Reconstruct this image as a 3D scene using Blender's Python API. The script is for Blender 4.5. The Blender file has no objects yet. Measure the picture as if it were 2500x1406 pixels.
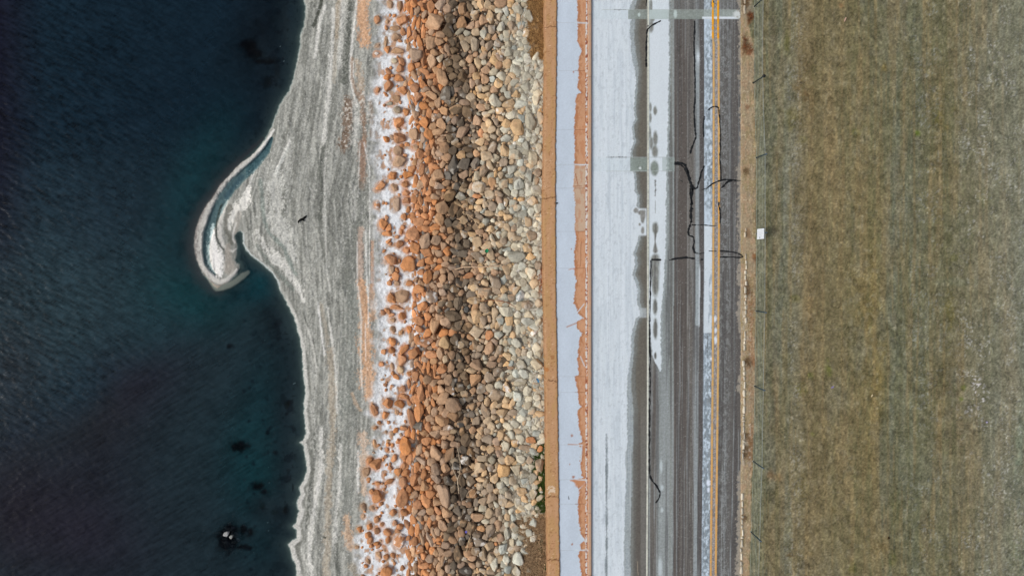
import bpy, math, random
import numpy as np
from mathutils import Matrix
rng = np.random.default_rng(11); random.seed(11)
SC = bpy.context.scene
# ---------------------------------------------------------------- camera
HC, FPX = 36.0, 1690.0                    # drone height, focal length in photograph pixels
_d = np.array([1140-1250, -(649-703), -FPX]); _d = _d/np.linalg.norm(_d)
_zc = -_d; _xc = np.array([1., 0, 0])-_zc*_zc[0]; _xc /= np.linalg.norm(_xc); _yc = np.cross(_zc, _xc)
ROT = np.array([_xc, _yc, _zc])
cam = bpy.data.cameras.new('camera'); camo = bpy.data.objects.new('camera', cam); SC.collection.objects.link(camo)
M4 = Matrix.Identity(4)
for i in range(3):
    for j in range(3): M4[i][j] = float(ROT[i, j])
M4[2][3] = HC
camo.matrix_world = M4
cam.sensor_width = 36; cam.lens = FPX*36/2500; cam.clip_end = 5000; cam.clip_start = .5
SC.camera = camo
# ---------------------------------------------------------------- light: overcast day
w = bpy.data.worlds.new("World"); SC.world = w; w.use_nodes = True
nt = w.node_tree; bg = nt.nodes['Background']
sky = nt.nodes.new('ShaderNodeTexSky'); sky.sky_type = 'NISHITA'; sky.sun_disc = False
SUN_EL, SUN_AZ = math.radians(42), math.radians(190)     # azimuth measured from +X, counter-clockwise
sky.sun_elevation = SUN_EL; sky.sun_rotation = math.pi/2-SUN_AZ; sky.dust_density = 4; sky.air_density = 1.0
hs = nt.nodes.new('ShaderNodeHueSaturation'); hs.inputs['Saturation'].default_value = .45
nt.links.new(sky.outputs[0], hs.inputs['Color']); nt.links.new(hs.outputs[0], bg.inputs[0])
bg.inputs[1].default_value = .13
sl = bpy.data.lights.new('sun', 'SUN'); sl.energy = 1.5; sl.angle = math.radians(14); sl.color = (1, .96, .9)
so = bpy.data.objects.new('sun', sl); SC.collection.objects.link(so)
so.rotation_euler = (0, math.pi/2-SUN_EL, SUN_AZ); so.location = (-20, -8, 40)
SC.view_settings.view_transform = 'Standard'; SC.view_settings.look = 'None'
SC.view_settings.exposure = 0.0; SC.view_settings.gamma = 1
# ---------------------------------------------------------------- helpers
def P(u, v, z):
    u = np.asarray(u, float); v = np.asarray(v, float); z = np.asarray(z, float)
    c = np.stack(np.broadcast_arrays(u-1250, -(v-703), -FPX+0*u), -1) @ ROT.T
    t = (z-HC)/c[..., 2]
    return np.stack(np.broadcast_arrays(c[..., 0]*t, c[..., 1]*t, z+0*t), -1)
GAIN = .89
def lin(c):
    c = np.asarray(c, float)/255
    return np.where(c <= .04045, c/12.92, ((c+.055)/1.055)**2.4)
def A(*c):                                 # photographed colour -> albedo
    return np.clip(lin(c)/GAIN, 0, .93)
def sm(a, b, x):
    t = np.clip((x-a)/(b-a), 0, 1); return t*t*(3-2*t)
def _h(ix, iy, s):
    n = (ix.astype(np.int64)*374761393+iy.astype(np.int64)*668265263+s*1442695041) & 0xffffffff
    n = ((n ^ (n >> 13))*1274126177) & 0xffffffff
    n = ((n ^ (n >> 15))*2246822519) & 0xffffffff
    return ((n ^ (n >> 16)) & 0xffffff)/float(0xffffff)
def vn(x, y, s=0):
    ix = np.floor(x); iy = np.floor(y); fx = x-ix; fy = y-iy
    fx = fx*fx*(3-2*fx); fy = fy*fy*(3-2*fy)
    a = _h(ix, iy, s); b = _h(ix+1, iy, s); c = _h(ix, iy+1, s); d = _h(ix+1, iy+1, s)
    return (a*(1-fx)+b*fx)*(1-fy)+(c*(1-fx)+d*fx)*fy
def fbm(x, y, s=0, o=4):
    r = 0; a = .5; t = 0
    for i in range(o):
        r = r+a*vn(x, y, s+i*17); t += a; a *= .5; x = x*2.03+5.1; y = y*2.03+1.7
    return r/t                             # 0..1, mean .5
def ax(lo, hi, step, olo, ohi, g=1.25):
    m = list(np.arange(lo, hi+step*.5, step)); s = step; x = lo
    L = []
    while x > olo: s *= g; x -= s; L.append(x)
    s = step; x = m[-1]; R = []
    while x < ohi: s *= g; x += s; R.append(x)
    return np.array(L[::-1]+m+R)
def tag(o, label=None, cat=None, group=None, kind=None):
    if label: o['label'] = label
    if cat: o['category'] = cat
    if group: o['group'] = group
    if kind: o['kind'] = kind
    return o
def mk(name, V, F, mat, col=None, parent=None, smooth=True, attrs=None):
    V = np.asarray(V, np.float32); me = bpy.data.meshes.new(name)
    if isinstance(F, np.ndarray):
        k = F.shape[1]; n = len(F)
        me.vertices.add(len(V)); me.vertices.foreach_set('co', V.ravel())
        me.loops.add(n*k); me.loops.foreach_set('vertex_index', F.astype(np.int32).ravel())
        me.polygons.add(n); me.polygons.foreach_set('loop_start', np.arange(0, n*k, k, dtype=np.int32))
        me.polygons.foreach_set('loop_total', np.full(n, k, np.int32)); me.update(calc_edges=True)
    else: me.from_pydata(V.tolist(), [], F); me.update()
    if col is not None:
        c = np.ones((len(V), 4), np.float32); c[:, :3] = col
        a = me.color_attributes.new('Col', 'FLOAT_COLOR', 'POINT'); a.data.foreach_set('color', c.ravel())
    for k, val in (attrs or {}).items():
        a = me.attributes.new(k, 'FLOAT', 'POINT'); a.data.foreach_set('value', np.asarray(val, np.float32))
    if smooth: me.polygons.foreach_set('use_smooth', np.ones(len(me.polygons), bool))
    me.materials.append(mat); me.validate()
    o = bpy.data.objects.new(name, me); SC.collection.objects.link(o)
    if parent: o.parent = parent
    return o
def quads(nu, nv):
    i = np.arange(nu-1)[None, :]; j = np.arange(nv-1)[:, None]; a = j*nu+i
    return np.stack([a+nu, a+nu+1, a+1, a], -1).reshape(-1, 4)       # v grows towards -Y: faces point up
def mat_col(name, amp=.25, scale=30., rough=.9, bump=0., bscale=40., spec=.25, amp2=0, scale2=3.):
    m = bpy.data.materials.new(name); m.use_nodes = True; n = m.node_tree; N = n.nodes; L = n.links
    b = N['Principled BSDF']; b.inputs['Roughness'].default_value = rough
    b.inputs['Specular IOR Level'].default_value = spec
    at = N.new('ShaderNodeAttribute'); at.attribute_name = 'Col'; src = at.outputs['Color']
    tc = N.new('ShaderNodeTexCoord')
    for am, s in ((amp, scale), (amp2, scale2)):
        if am:
            no = N.new('ShaderNodeTexNoise'); no.inputs['Scale'].default_value = s; no.inputs['Detail'].default_value = 5
            no.inputs['Roughness'].default_value = .65
            L.new(tc.outputs['Object'], no.inputs['Vector'])
            mr = N.new('ShaderNodeMapRange'); mr.inputs[1].default_value = .25; mr.inputs[2].default_value = .75
            mr.inputs[3].default_value = 1-am; mr.inputs[4].default_value = 1+am
            L.new(no.outputs[0], mr.inputs[0])
            mx = N.new('ShaderNodeVectorMath'); mx.operation = 'SCALE'
            L.new(src, mx.inputs[0]); L.new(mr.outputs[0], mx.inputs['Scale']); src = mx.outputs[0]
    L.new(src, b.inputs['Base Color'])
    if bump:
        no = N.new('ShaderNodeTexNoise'); no.inputs['Scale'].default_value = bscale; no.inputs['Detail'].default_value = 6
        L.new(tc.outputs['Object'], no.inputs['Vector'])
        bu = N.new('ShaderNodeBump'); bu.inputs['Strength'].default_value = bump; bu.inputs['Distance'].default_value = .03
        L.new(no.outputs[0], bu.inputs['Height']); L.new(bu.outputs[0], b.inputs['Normal'])
    return m
class Paint:
    def __init__(s, us, vs):
        s.nu, s.nv = len(us), len(vs)
        s.U, s.V = [a.ravel() for a in np.meshgrid(us, vs)]
        s.col = np.zeros((len(s.U), 3)); s.z = np.zeros(len(s.U))
    def fill(s, c): s.col[:] = c
    def mix(s, m, c):
        m = np.clip(m, 0, 1)[:, None]; s.col = s.col*(1-m)+np.asarray(c)*m
    def line(s, pts, w, c=None, amt=1., soft=.5, gr=0., dz=0., wob=0.):
        """stroke through pts (u,v[,w]); w half width px; gr graininess; dz height in m"""
        pts = [p if len(p) > 2 else (p[0], p[1], w) for p in pts]
        a = np.array(pts, float); mw = a[:, 2].max()*2+4+wob
        idx = np.where((s.U > a[:, 0].min()-mw) & (s.U < a[:, 0].max()+mw) & (s.V > a[:, 1].min()-mw) & (s.V < a[:, 1].max()+mw))[0]
        if len(idx) == 0: return
        x = s.U[idx]; y = s.V[idx]
        if wob: x = x+(fbm(x/9, y/9, 3, 3)-.5)*2*wob
        best = np.full(len(idx), 1e9)
        for p, q in zip(a[:-1], a[1:]):
            dx, dy = q[0]-p[0], q[1]-p[1]; t = np.clip(((x-p[0])*dx+(y-p[1])*dy)/(dx*dx+dy*dy+1e-9), 0, 1)
            d = np.hypot(x-p[0]-t*dx, y-p[1]-t*dy)/(p[2]+t*(q[2]-p[2])); best = np.minimum(best, d)
        if gr: best = best+(vn(s.U[idx]/2.2, s.V[idx]/3., 91)-.5)*gr*1.6+(fbm(s.U[idx]/7, s.V[idx]/14, 92, 3)-.5)*gr*2
        m = (1-sm(1-soft, 1+soft, best))*amt
        if c is not None: s.col[idx] = s.col[idx]*(1-m[:, None])+np.asarray(c)*m[:, None]
        if dz: s.z[idx] += dz*m
    def blob(s, u, v, ru, rv, c, amt=1., soft=.5, wob=.3, sc=.12, ang=0):
        k = max(ru, rv)*(1.5+soft)+2
        idx = np.where((abs(s.U-u) < k) & (abs(s.V-v) < k))[0]
        x = s.U[idx]-u; y = s.V[idx]-v; a = math.radians(ang)
        x, y = x*math.cos(a)+y*math.sin(a), -x*math.sin(a)+y*math.cos(a)
        d = np.hypot(x/ru, y/rv)+(fbm(s.U[idx]*sc, s.V[idx]*sc, int(u+v) % 97, 3)-.5)*2*wob
        m = ((1-sm(1-soft, 1+soft, d))*amt)[:, None]
        s.col[idx] = s.col[idx]*(1-m)+np.asarray(c)*m
def mesh_of(name, p, mat, z, **k):
    W = P(p.U, p.V, z)
    return mk(name, W, quads(p.nu, p.nv), mat, p.col, **k)
wl = lambda v: np.interp(v, [-1500,0,200,350,500,700,900,1200,1404,3000], [1330,1330,1330,1328,1325,1327,1331,1334,1337,1345])   # left edge of the wall
wrt = lambda v: np.interp(v, [-1500,0,200,350,500,700,900,1200,1404,3000], [1360,1360,1359,1357,1357,1358,1361,1365,1367,1375])
# ---------------------------------------------------------------- shoreline (photo pixels at the water's level)
SH = [(760,-1500),(742,0),(746,15),(746,38),(742,64),(733,90),(733,115),(725,150),(715,200),(705,225),(694,240),(684,256),(671,290),(664,310),
(648,340),(634,360),(612,385),(587,401),(564,427),(540,452),(525,478),(505,504),(490,529),(481,555),(475.5,580),(475,606),(481,632),(490,657),
(497,670),(509,683),(523,698),(531,703),(541,697),(556,690),(566,681),(577,669),(584,655),(584,646),(577,643),(572,636),(576,624),(579,606),(578,596),
(575,588),(572,580),(573,572),(580,566),(586,563),(592,568),(595,578),(594,592),(597,602),(605,614),(614,624),(623,631),(633,638),(643,647),(655,657),(666,667),
(674,680),(679,690),(684,708),(694,726),(707,751),(719,777),(726,802),(733,828),(737,854),(739,879),(741,905),(744,930),(746,956),(743,982),
(742,1007),(745,1033),(748,1058),(742,1072),(733,1079),(742,1088),(743,1097),(748,1123),(749,1148),(742,1172),(730,1189),(734,1205),(724,1228),
(730,1246),(723,1276),(714,1284),(724,1292),(725,1312),(716,1318),(704,1328),(709,1342),(714,1361),(722,1379),(725,1404),(722,1500),(735,1800),(720,2900)]
def shore(u, v):
    u = np.asarray(u, float); v = np.asarray(v, float)
    uw = u+(fbm(u/6, v/6, 5, 3)-.5)*5
    best = np.full(u.shape, 1e9); ins = np.zeros(u.shape, bool)
    for (x0, y0), (x1, y1) in zip(SH[:-1], SH[1:]):
        dx, dy = x1-x0, y1-y0
        t = np.clip(((uw-x0)*dx+(v-y0)*dy)/(dx*dx+dy*dy), 0, 1)
        best = np.minimum(best, (uw-x0-t*dx)**2+(v-y0-t*dy)**2)
        if dy != 0:
            c = ((y0 <= v) != (y1 <= v)); xi = x0+(v-y0)*dx/dy
            ins ^= c & (uw > xi)
    return np.sqrt(best)*np.where(ins, 1, -1)
def edgeL(v): return np.interp(v, [0,100,150,250,350,400,500,600,660,750,830,900,1050,1070,1150,1200,1290,1400], [990,998,1003,1003,1012,1022,1012,1003,1012,1016,1006,1002,1002,986,988,978,1000,1000])
def ground_z(u, v, s=None):
    if s is None: s = shore(u, v)
    d = np.maximum(-s, 0)
    z = np.where(s > 0, .004+.012*np.clip(s, 0, 6)/6*2+.0016*np.minimum(s, 170), -(.07*(1-np.exp(-d/6))+.0042*np.maximum(d-8, 0)))
    z = np.maximum(z, -2.6)
    z = z+np.clip((u-1000)/330, 0, 1.05)*1.42
    return z
# ---------------------------------------------------------------- beach, seabed and the earth under the boulders: one sheet
us = np.concatenate([ax(-40, 430, 6, -2500, 425), ax(434, 1352, 1.8, 434, 1352)]); us = np.unique(us)
vs = ax(-30, 1436, 1.8, -2600, 4000, 1.2)
p = Paint(us, vs); U, V = p.U, p.V
S = shore(U, V)
Z = ground_z(U, V, S)
n1 = fbm(U/3.2, V/3.6, 1, 2); n2 = fbm(U/14, V/60, 2, 4); n3 = vn(U/1.9, V/1.9, 3); n4 = fbm(U/50, V/90, 4, 3)
g0, g1, g2 = A(150,150,143), A(186,185,178), A(112,113,106)
p.fill(A(140,141,135))
# long shore-parallel drift lines
q = fbm(U/7+V/90+np.clip(S, 0, 300)/25, V/85, 7, 5)*.75+fbm(U/12, V/16, 70, 3)*.25
p.mix(sm(.5, .64, q)*.5, A(168,168,161)); p.mix(sm(.5, .37, q)*.6, A(114,115,109))
L1, L2, D1, D2, T1, OR, BR = A(196,195,189), A(210,209,205), A(104,106,100), A(92,94,88), A(160,151,136), A(184,150,122), A(146,124,106)
ST = [ # pts, half width, colour, amount, grain, height
 ([(786,0),(781,20),(766,64)],4,D2,.8,.5),([(790,-200),(786,0)],4,D2,.7,.5),([(760,10),(752,90),(745,150)],6,D1,.35,.5),
 ([(794,15),(781,51),(774,102),(769,141)],3.5,L1,.8,.6),([(815,26),(810,115),(802,230),(794,307),(790,345)],5,L1,.7,.8),
 ([(827,-200),(827,0),(822,90)],6,T1,.8,.5),([(822,90),(818,150),(815,200)],5,T1,.4,.5),([(858,-200),(856,0),(850,80),(846,140),(840,200)],7,D1,.75,1.1),
 ([(872,-200),(871,0),(856,141),(856,192),(863,230),(872,260)],3,L1,.85,.5),([(859,143),(860,195),(868,225),(880,250)],4,BR,.6,.4),
 ([(862,150),(862,190)],1.2,L2,.7,.3),
 ([(887,-300),(887,0),(884,51),(890,105)],13,OR,.9,.7),([(870,150),(878,190),(884,215)],8,A(168,150,130),.6,.9),
 ([(838,0),(835,80),(828,160)],6,L1,.5,1.2),
 ([(851,250),(846,333),(838,362)],12,A(116,101,88),.85,.8),([(881,230),(888,300),(890,358)],6,BR,.7,.9),([(905,250),(910,330)],6,BR,.4,.9),
 ([(865,250),(870,300),(862,350)],6,L1,.55,1.2),
 ([(884,350),(886,414),(881,455)],9,A(142,121,106),.85,.8),([(879,350),(876,410),(874,470)],1.5,L1,.6,.4),([(889,350),(902,414),(903,580)],1.6,L2,.6,.5),
 ([(789,363),(781,414),(787,478),(781,534)],4,D1,.65,.7),([(781,534),(781,580),(797,645)],3.5,D1,.5,.8),
 ([(797,363),(792,427),(794,529),(797,657),(805,708)],2,L1,.45,.8),([(773,350),(778,400),(771,460)],2,D1,.5,.6),
 ([(707,345),(689,388),(671,427)],4,L1,.9,.5),([(704,360),(686,398),(668,432)],2,A(138,146,142),.5,.4),
 ([(675,430,14),(671,470,18),(672,520,20),(684,560,20),(702,596,14),(720,630,8)],18,A(184,184,178),.7,1.3),
 ([(706,350),(704,400),(700,450)],10,A(170,170,164),.4,1.2),
 ([(664,610,5),(680,632,9),(707,664,9),(733,710,7),(742,735,4)],8,L1,.75,.9),
 ([(636,440),(638,465),(643,529),(656,568),(694,606),(715,657),(722,670)],4.5,A(120,129,123),.7,.7),
 ([(626,600),(640,620),(656,644),(694,683),(715,705)],4.5,A(112,118,112),.65,.9),([(628,566),(643,593),(660,622),(668,640)],4.5,L1,.6,1.1),
 ([(616,570),(622,600),(640,635)],1.5,L1,.5,.4),([(612,530),(613,575),(618,600)],1.6,D1,.4,.4),([(618,370),(634,400),(622,450),(606,500),(605,560)],1.8,D1,.4,.5),
 ([(648,360),(640,390),(618,420),(610,450),(604,480)],3,L1,.8,.6),
 ([(873,455),(875,529),(862,580),(852,657),(850,712)],17,A(116,118,112),.75,1.4),([(866,455),(866,529)],6,L1,.4,1.5),
 ([(866,712),(862,815),(857,905),(850,990)],18,A(128,131,125),.65,1.5),([(846,990),(840,1100),(846,1200),(850,1280)],14,A(128,131,125),.4,1.5),
 ([(881,560),(879,640),(880,708)],7,A(176,157,143),.75,.6),([(909,590),(909,640),(909,708)],4,A(178,148,127),.75,.6),
 ([(893,560),(895,640),(896,712)],2,L2,.5,.6),([(872,590),(872,700)],1.5,L2,.5,.6),([(902,560),(902,712)],1.2,L2,.6,.5),
 ([(883,690,9),(892,777,10),(895,830,15),(895,860,16),(898,930,17),(902,975,9)],14,A(186,152,124),.85,.8),([(909,700),(910,777)],8,A(184,152,126),.6,.9),
 ([(899,700),(899,800)],1.3,L2,.6,.5),([(892,790),(893,880)],1.2,L2,.5,.5),([(874,700),(882,780),(880,880),(885,960)],2,L1,.6,.6),
 ([(776,738),(784,802),(792,866)],2.6,L2,.7,.6),([(799,751),(810,828),(820,905),(823,1007)],2.4,L1,.75,.7),
 ([(783,742),(795,800),(800,860)],5,T1,.4,.6),([(805,856),(812,956),(812,1058),(806,1120),(800,1250),(796,1400)],8,T1,.65,.8),
 ([(740,764),(764,828),(776,892)],1.8,D1,.6,.4),([(728,790),(742,840),(752,885)],1.6,D1,.5,.4),([(752,800),(768,860),(775,930)],2.5,L1,.4,.8),
 ([(784,1046),(784,1148),(769,1225),(758,1302),(752,1360),(760,1404)],5.5,L1,.8,.9),([(830,1084),(828,1200),(820,1264),(816,1330)],4,L1,.6,1.1),
 ([(766,1060),(763,1130),(759,1200),(751,1276)],4.5,D1,.6,1.1),([(775,900),(776,980),(772,1050)],2,D1,.3,.8),
 ([(874,1100),(874,1200)],3,L2,.6,.7),([(886,1060),(888,1130),(890,1200)],9,A(184,162,142),.7,1),([(846,1262),(849,1300),(853,1335)],9,A(176,152,130),.85,.8),
 ([(860,960),(868,985),(880,1000)],4,A(164,148,130),.8,.5),([(822,1330),(826,1404),(826,1500)],4,D1,.6,1.2),([(800,1060),(812,1100)],1,D2,.0,.3),
 ([(860,1380),(880,1404)],10,T1,.5,1),([(790,1310),(794,1312)],2,D2,.8,.4),
 ([(690,255),(672,290),(668,325)],1.2,D1,.5,.4),([(735,120),(728,160),(722,185)],1.2,D1,.5,.4),
]
for t in ST: p.line(t[0], t[1], t[2], t[3]*(1.15 if t[2] is D1 or t[2] is D2 else .9), .45, t[4])
# shoreline ridge below the spit, with its dark landward line
a = sm(690, 780, V)*(S > 0)
wr = 6+3*fbm(V/40, V*0, 8, 2)+3*sm(1150, 1260, V)
p.mix(a*(1-sm(wr-1.5, wr+2.5, S))*.75, A(186,185,180))
p.mix(sm(860, 930, V)*(S > 0)*np.exp(-((S-wr-5)/2.6)**2)*.6, A(112,113,107))
p.mix(sm(860, 930, V)*(S > 0)*np.exp(-((S-wr-16)/3.5)**2)*.4*(n1 > .45), A(180,180,174))
a = (1-sm(250, 330, V))*(S > 0)
p.mix(a*(1-sm(3, 6, S))*.5, A(160,162,156)); p.mix(a*np.exp(-((S-8)/2)**2)*.3, A(120,121,115))
a = sm(560, 575, V)*(1-sm(690, 720, V))*(U > 588)*(S > 0)
p.mix(a*(1-sm(1.5, 4, S))*.8, A(178,184,184))
# the hooked spit
p.line([(648,350,5),(628,376,6),(590,405,8),(569,427,9),(545,455,10),(528,480,11),(511,502,11),(499,531,11),(489,557,11),(486,582,11),(485,608,10),(488,630,9),(496,652,7),(509,669,6),(523,682,6),(540,688,6),(556,682,5),(569,670,4),(579,658,3)],8,A(184,182,176),.95,.35,.1,.04)
p.line([(668,318,3),(648,350,4),(628,376,5)],3,A(196,195,190),.9,.4,.1)
p.line([(664,338,3),(650,368,9),(624,400,11),(592,428,12),(568,452,13),(548,478,14),(533,506,13),(520,535,12),(506,572,10),(502,610,8),(505,640,7),(516,660,4.5),(526,670,2)],8,A(96,110,112),.95,.4,.15,-.09)
p.line([(590,432),(566,462),(553,480)],6,A(66,84,94),.7,.7,.2)
p.line([(606,462,5),(599,486,11),(584,507,14),(567,524,15),(558,545,12),(560,558,7)],8,A(208,206,199),.97,.5,.8)
p.line([(584,520,6),(578,545,7),(572,570,5)],6,A(154,150,142),.8,.6,.2)
p.line([(560,505),(552,530),(551,555),(558,575),(565,592)],6,A(96,96,88),.85,.6,.9)
p.line([(576,545),(569,569),(569,585),(573,592)],2.2,A(190,188,182),.95,.4,.1)
p.line([(520,548,3),(519,572,6),(520,592,9),(523,612,14),(531,632,17),(531,650,17),(535,668,9)],12,A(216,214,210),1,.35,.6)
p.line([(541,500),(535,517),(528,548),(528,576),(533,593),(546,609)],2.6,A(66,70,66),.95,.4,.25)
p.line([(556,490,2),(547,511,4),(537,548,5.5),(537,576,5.5),(545,598,4.5),(558,611,3.5),(569,614,2.5),(577,607,2)],4,A(186,184,178),.95,.45,.4)
p.line([(512,662,3),(522,672,3),(530,677,2)],3,A(196,194,190),.8,.4,1.)
p.line([(508,600),(508,630),(514,652)],5,A(196,194,188),.55,.6,2.2)
p.line([(556,600,6),(556,625,8),(560,645,12),(556,662,8)],8,A(150,144,135),.85,.5,.3)
p.line([(560,640),(572,652),(566,664)],4,A(158,152,144),.5,.6,.1)
shoal = Paint(us, vs)  # heights only
for pts, dz in (([(516,690,4),(530,704,8),(562,694,8),(579,684,8),(606,665,6)], .2), ([(585,600,6),(590,630,8),(600,650,8)], .05)):
    shoal.line(pts, 6, None, 1, .6, 0, dz)
Z = Z+p.z+np.where(S < 0, np.minimum(shoal.z, np.maximum(0, -.02-Z)), 0)
Z = np.where((S > 0) & (U < 700) & (V > 300) & (V < 720), np.where(p.z < -.02, np.minimum(Z, .03+p.z), np.maximum(Z, .012)), Z)
# seabed tones
sea = sm(0, -2.5, S)
p.mix(sea*sm(0, -3, S), A(70,76,74)); p.mix(sea*sm(-2, -14, S), A(52,60,62))
p.mix(sea*sm(-8, -45, S), A(40,48,54))
f = fbm(U/26, V/26, 21, 5)
p.mix(sea*sm(.52, .66, f)*.8*sm(-10, -30, S), A(20,20,26))
p.mix(sea*sm(.8, .9, vn(U/6, V/6, 23))*sm(-12, -22, S)*.7, A(24,26,30))
for b in [(605,115,24,18),(620,135,22,14),(655,150,30,8),(640,60,20,30),(655,200,16,18),(585,1090,26,16),(560,1300,34,28),(550,1320,28,24),(548,1335,20,14),(630,1185,16,10),(650,1200,10,7),(595,1290,9,14),(615,1300,12,10),(600,1335,26,8),(697,1245,6,9),(715,1190,4,12),(640,1235,6,9),(702,985,8,9),(560,845,16,12),(700,1010,5,6),(672,1250,8,5)]:
    p.blob(*b, A(12,12,17), .95, .5, .9, .09)
p.line([(640,340,4),(600,376,6),(556,420,8),(520,466,10),(492,505,12),(474,545,14),(466,590,15),(470,640,16),(486,680,16),(512,706,12),(540,716,8)],12,A(64,56,58),.8,.9,.5)
p.line([(512,688,2),(528,704,6),(545,702,7),(562,695,7),(579,685,7),(596,672,7),(607,664,4)],6,A(150,140,128),.97,.5,.1)
p.mix((vn(U/1.9, V/1.9, 77) > .985)*sm(-14, -20, S)*(U > 590)*sm(-160, -60, S)*sea, A(170,180,185))
# speckle of the gravel (its own grain)
gr = (n3-.5)*.46+(n1-.5)*.34
land = sm(-1, 2, S)*(1-sm(-8, 12, U-edgeL(V)))
smooth_spit = (U < 600)*(V > 330)*.6
p.col *= (1+(gr*land*(1-smooth_spit)*(.55+.9*n4))[:, None])
p.mix(land*(vn(U/2.3, V/2.3, 33) > .9)*.3*(S > 30), A(92,93,88))
p.mix(land*(vn(U/2.6, V/2.6, 34) > .9)*.35*(S > 25), A(204,204,200))
lm = land[:, None]*(S[:, None] > 6)*(1-(smooth_spit > 0))[:, None]; mn = A(146,147,141); p.col = np.clip(p.col+(p.col-mn)*.28*lm, .01, .95)
# white dots on the brown patches
for (u0, v0, ru, rv) in ((846,300,16,60),(892,270,18,50)):
    p.mix((vn(U/3.6, V/4, 35) > .76)*(np.hypot((U-u0)/ru, (V-v0)/rv) < 1)*.75, A(198,192,182))
# white crust on the upper beach
cL = np.interp(V, [0,60,130,200,300,400,500,600,640,700,800,900,980,1010,1060,1130,1200,1260,1330,1400], [930,926,930,905,912,915,918,925,928,915,925,925,905,900,925,905,905,895,865,880])
e = edgeL(V)
cr = sm(-16, 16, U-cL+(fbm(U/16, V/16, 41, 4)-.5)*46)*(1-sm(-10, 16, U-e-14))
hole = fbm(U/9, V/12, 43, 4)
p.mix(cr*(1-sm(.62, .7, hole)*.6), A(214,217,220))
p.mix(cr*sm(.52, .6, hole)*(1-sm(.68, .74, hole))*.4, A(128,124,120))
p.mix(cr*sm(.63, .68, hole)*sm(-10, 25, U-cL)*.8, A(176,132,98))
p.mix(cr*(vn(U/2.2, V/2.6, 44) > .88)*.4*(fbm(U/20, V/20, 45, 2) > .47), A(110,112,114))
p.mix(cr*(1-sm(0, 30, U-cL))*(n3 > .45)*.45, A(130,128,122))
# earth under the pile, its colour darkened for the shade between the stones
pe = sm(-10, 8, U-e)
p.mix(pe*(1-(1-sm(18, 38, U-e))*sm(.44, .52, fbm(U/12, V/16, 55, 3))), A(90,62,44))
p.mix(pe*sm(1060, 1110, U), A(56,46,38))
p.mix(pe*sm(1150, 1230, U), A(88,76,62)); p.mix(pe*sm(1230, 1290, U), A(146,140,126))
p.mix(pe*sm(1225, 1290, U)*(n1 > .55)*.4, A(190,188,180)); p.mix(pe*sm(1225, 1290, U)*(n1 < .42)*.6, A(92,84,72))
bg_ = sm(-10, 12, U-(1318-(V-1200)*.22)+(fbm(U/16, V/16, 58, 3)-.5)*50)*sm(1230, 1260, V)+sm(1285, 1300, U)*(1-sm(120, 160, V))
p.mix(np.clip(bg_, 0, 1), A(126,102,76)); p.mix(np.clip(bg_, 0, 1)*sm(.5, .6, fbm(U/6, V/7, 56, 4))*.8, A(78,58,38)); p.mix(np.clip(bg_, 0, 1)*(n3 > .7)*.5, A(168,140,108)); p.mix(np.clip(bg_, 0, 1)*(V > 600)*sm(.5, .58, fbm(U/11, V/10, 57, 4))*.8, A(146,138,122))
p.mix(sm(1296, 1312, U+(fbm(U/20, V/20, 46, 3)-.5)*30)*sm(1060, 1110, V)*(1-sm(1225, 1260, V)), A(44,56,26))
p.mix(sm(1285, 1312, U+(fbm(U/20, V/20, 47, 3)-.5)*50)*sm(1290, 1330, V), A(52,58,32))
Z = Z+(fbm(U/5, V/5, 51, 3)-.5)*.05*sm(2, 20, S)+(fbm(U/11, V/30, 52, 3)-.5)*.05*sm(4, 30, S)+pe*(fbm(U/9, V/9, 53, 3)-.5)*.12
Z = Z+(fbm(U/12, V/12, 54, 3)-.5)*.1*sm(-10, -40, S)
BEACH, BV, BSH = p, vs, us
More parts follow.
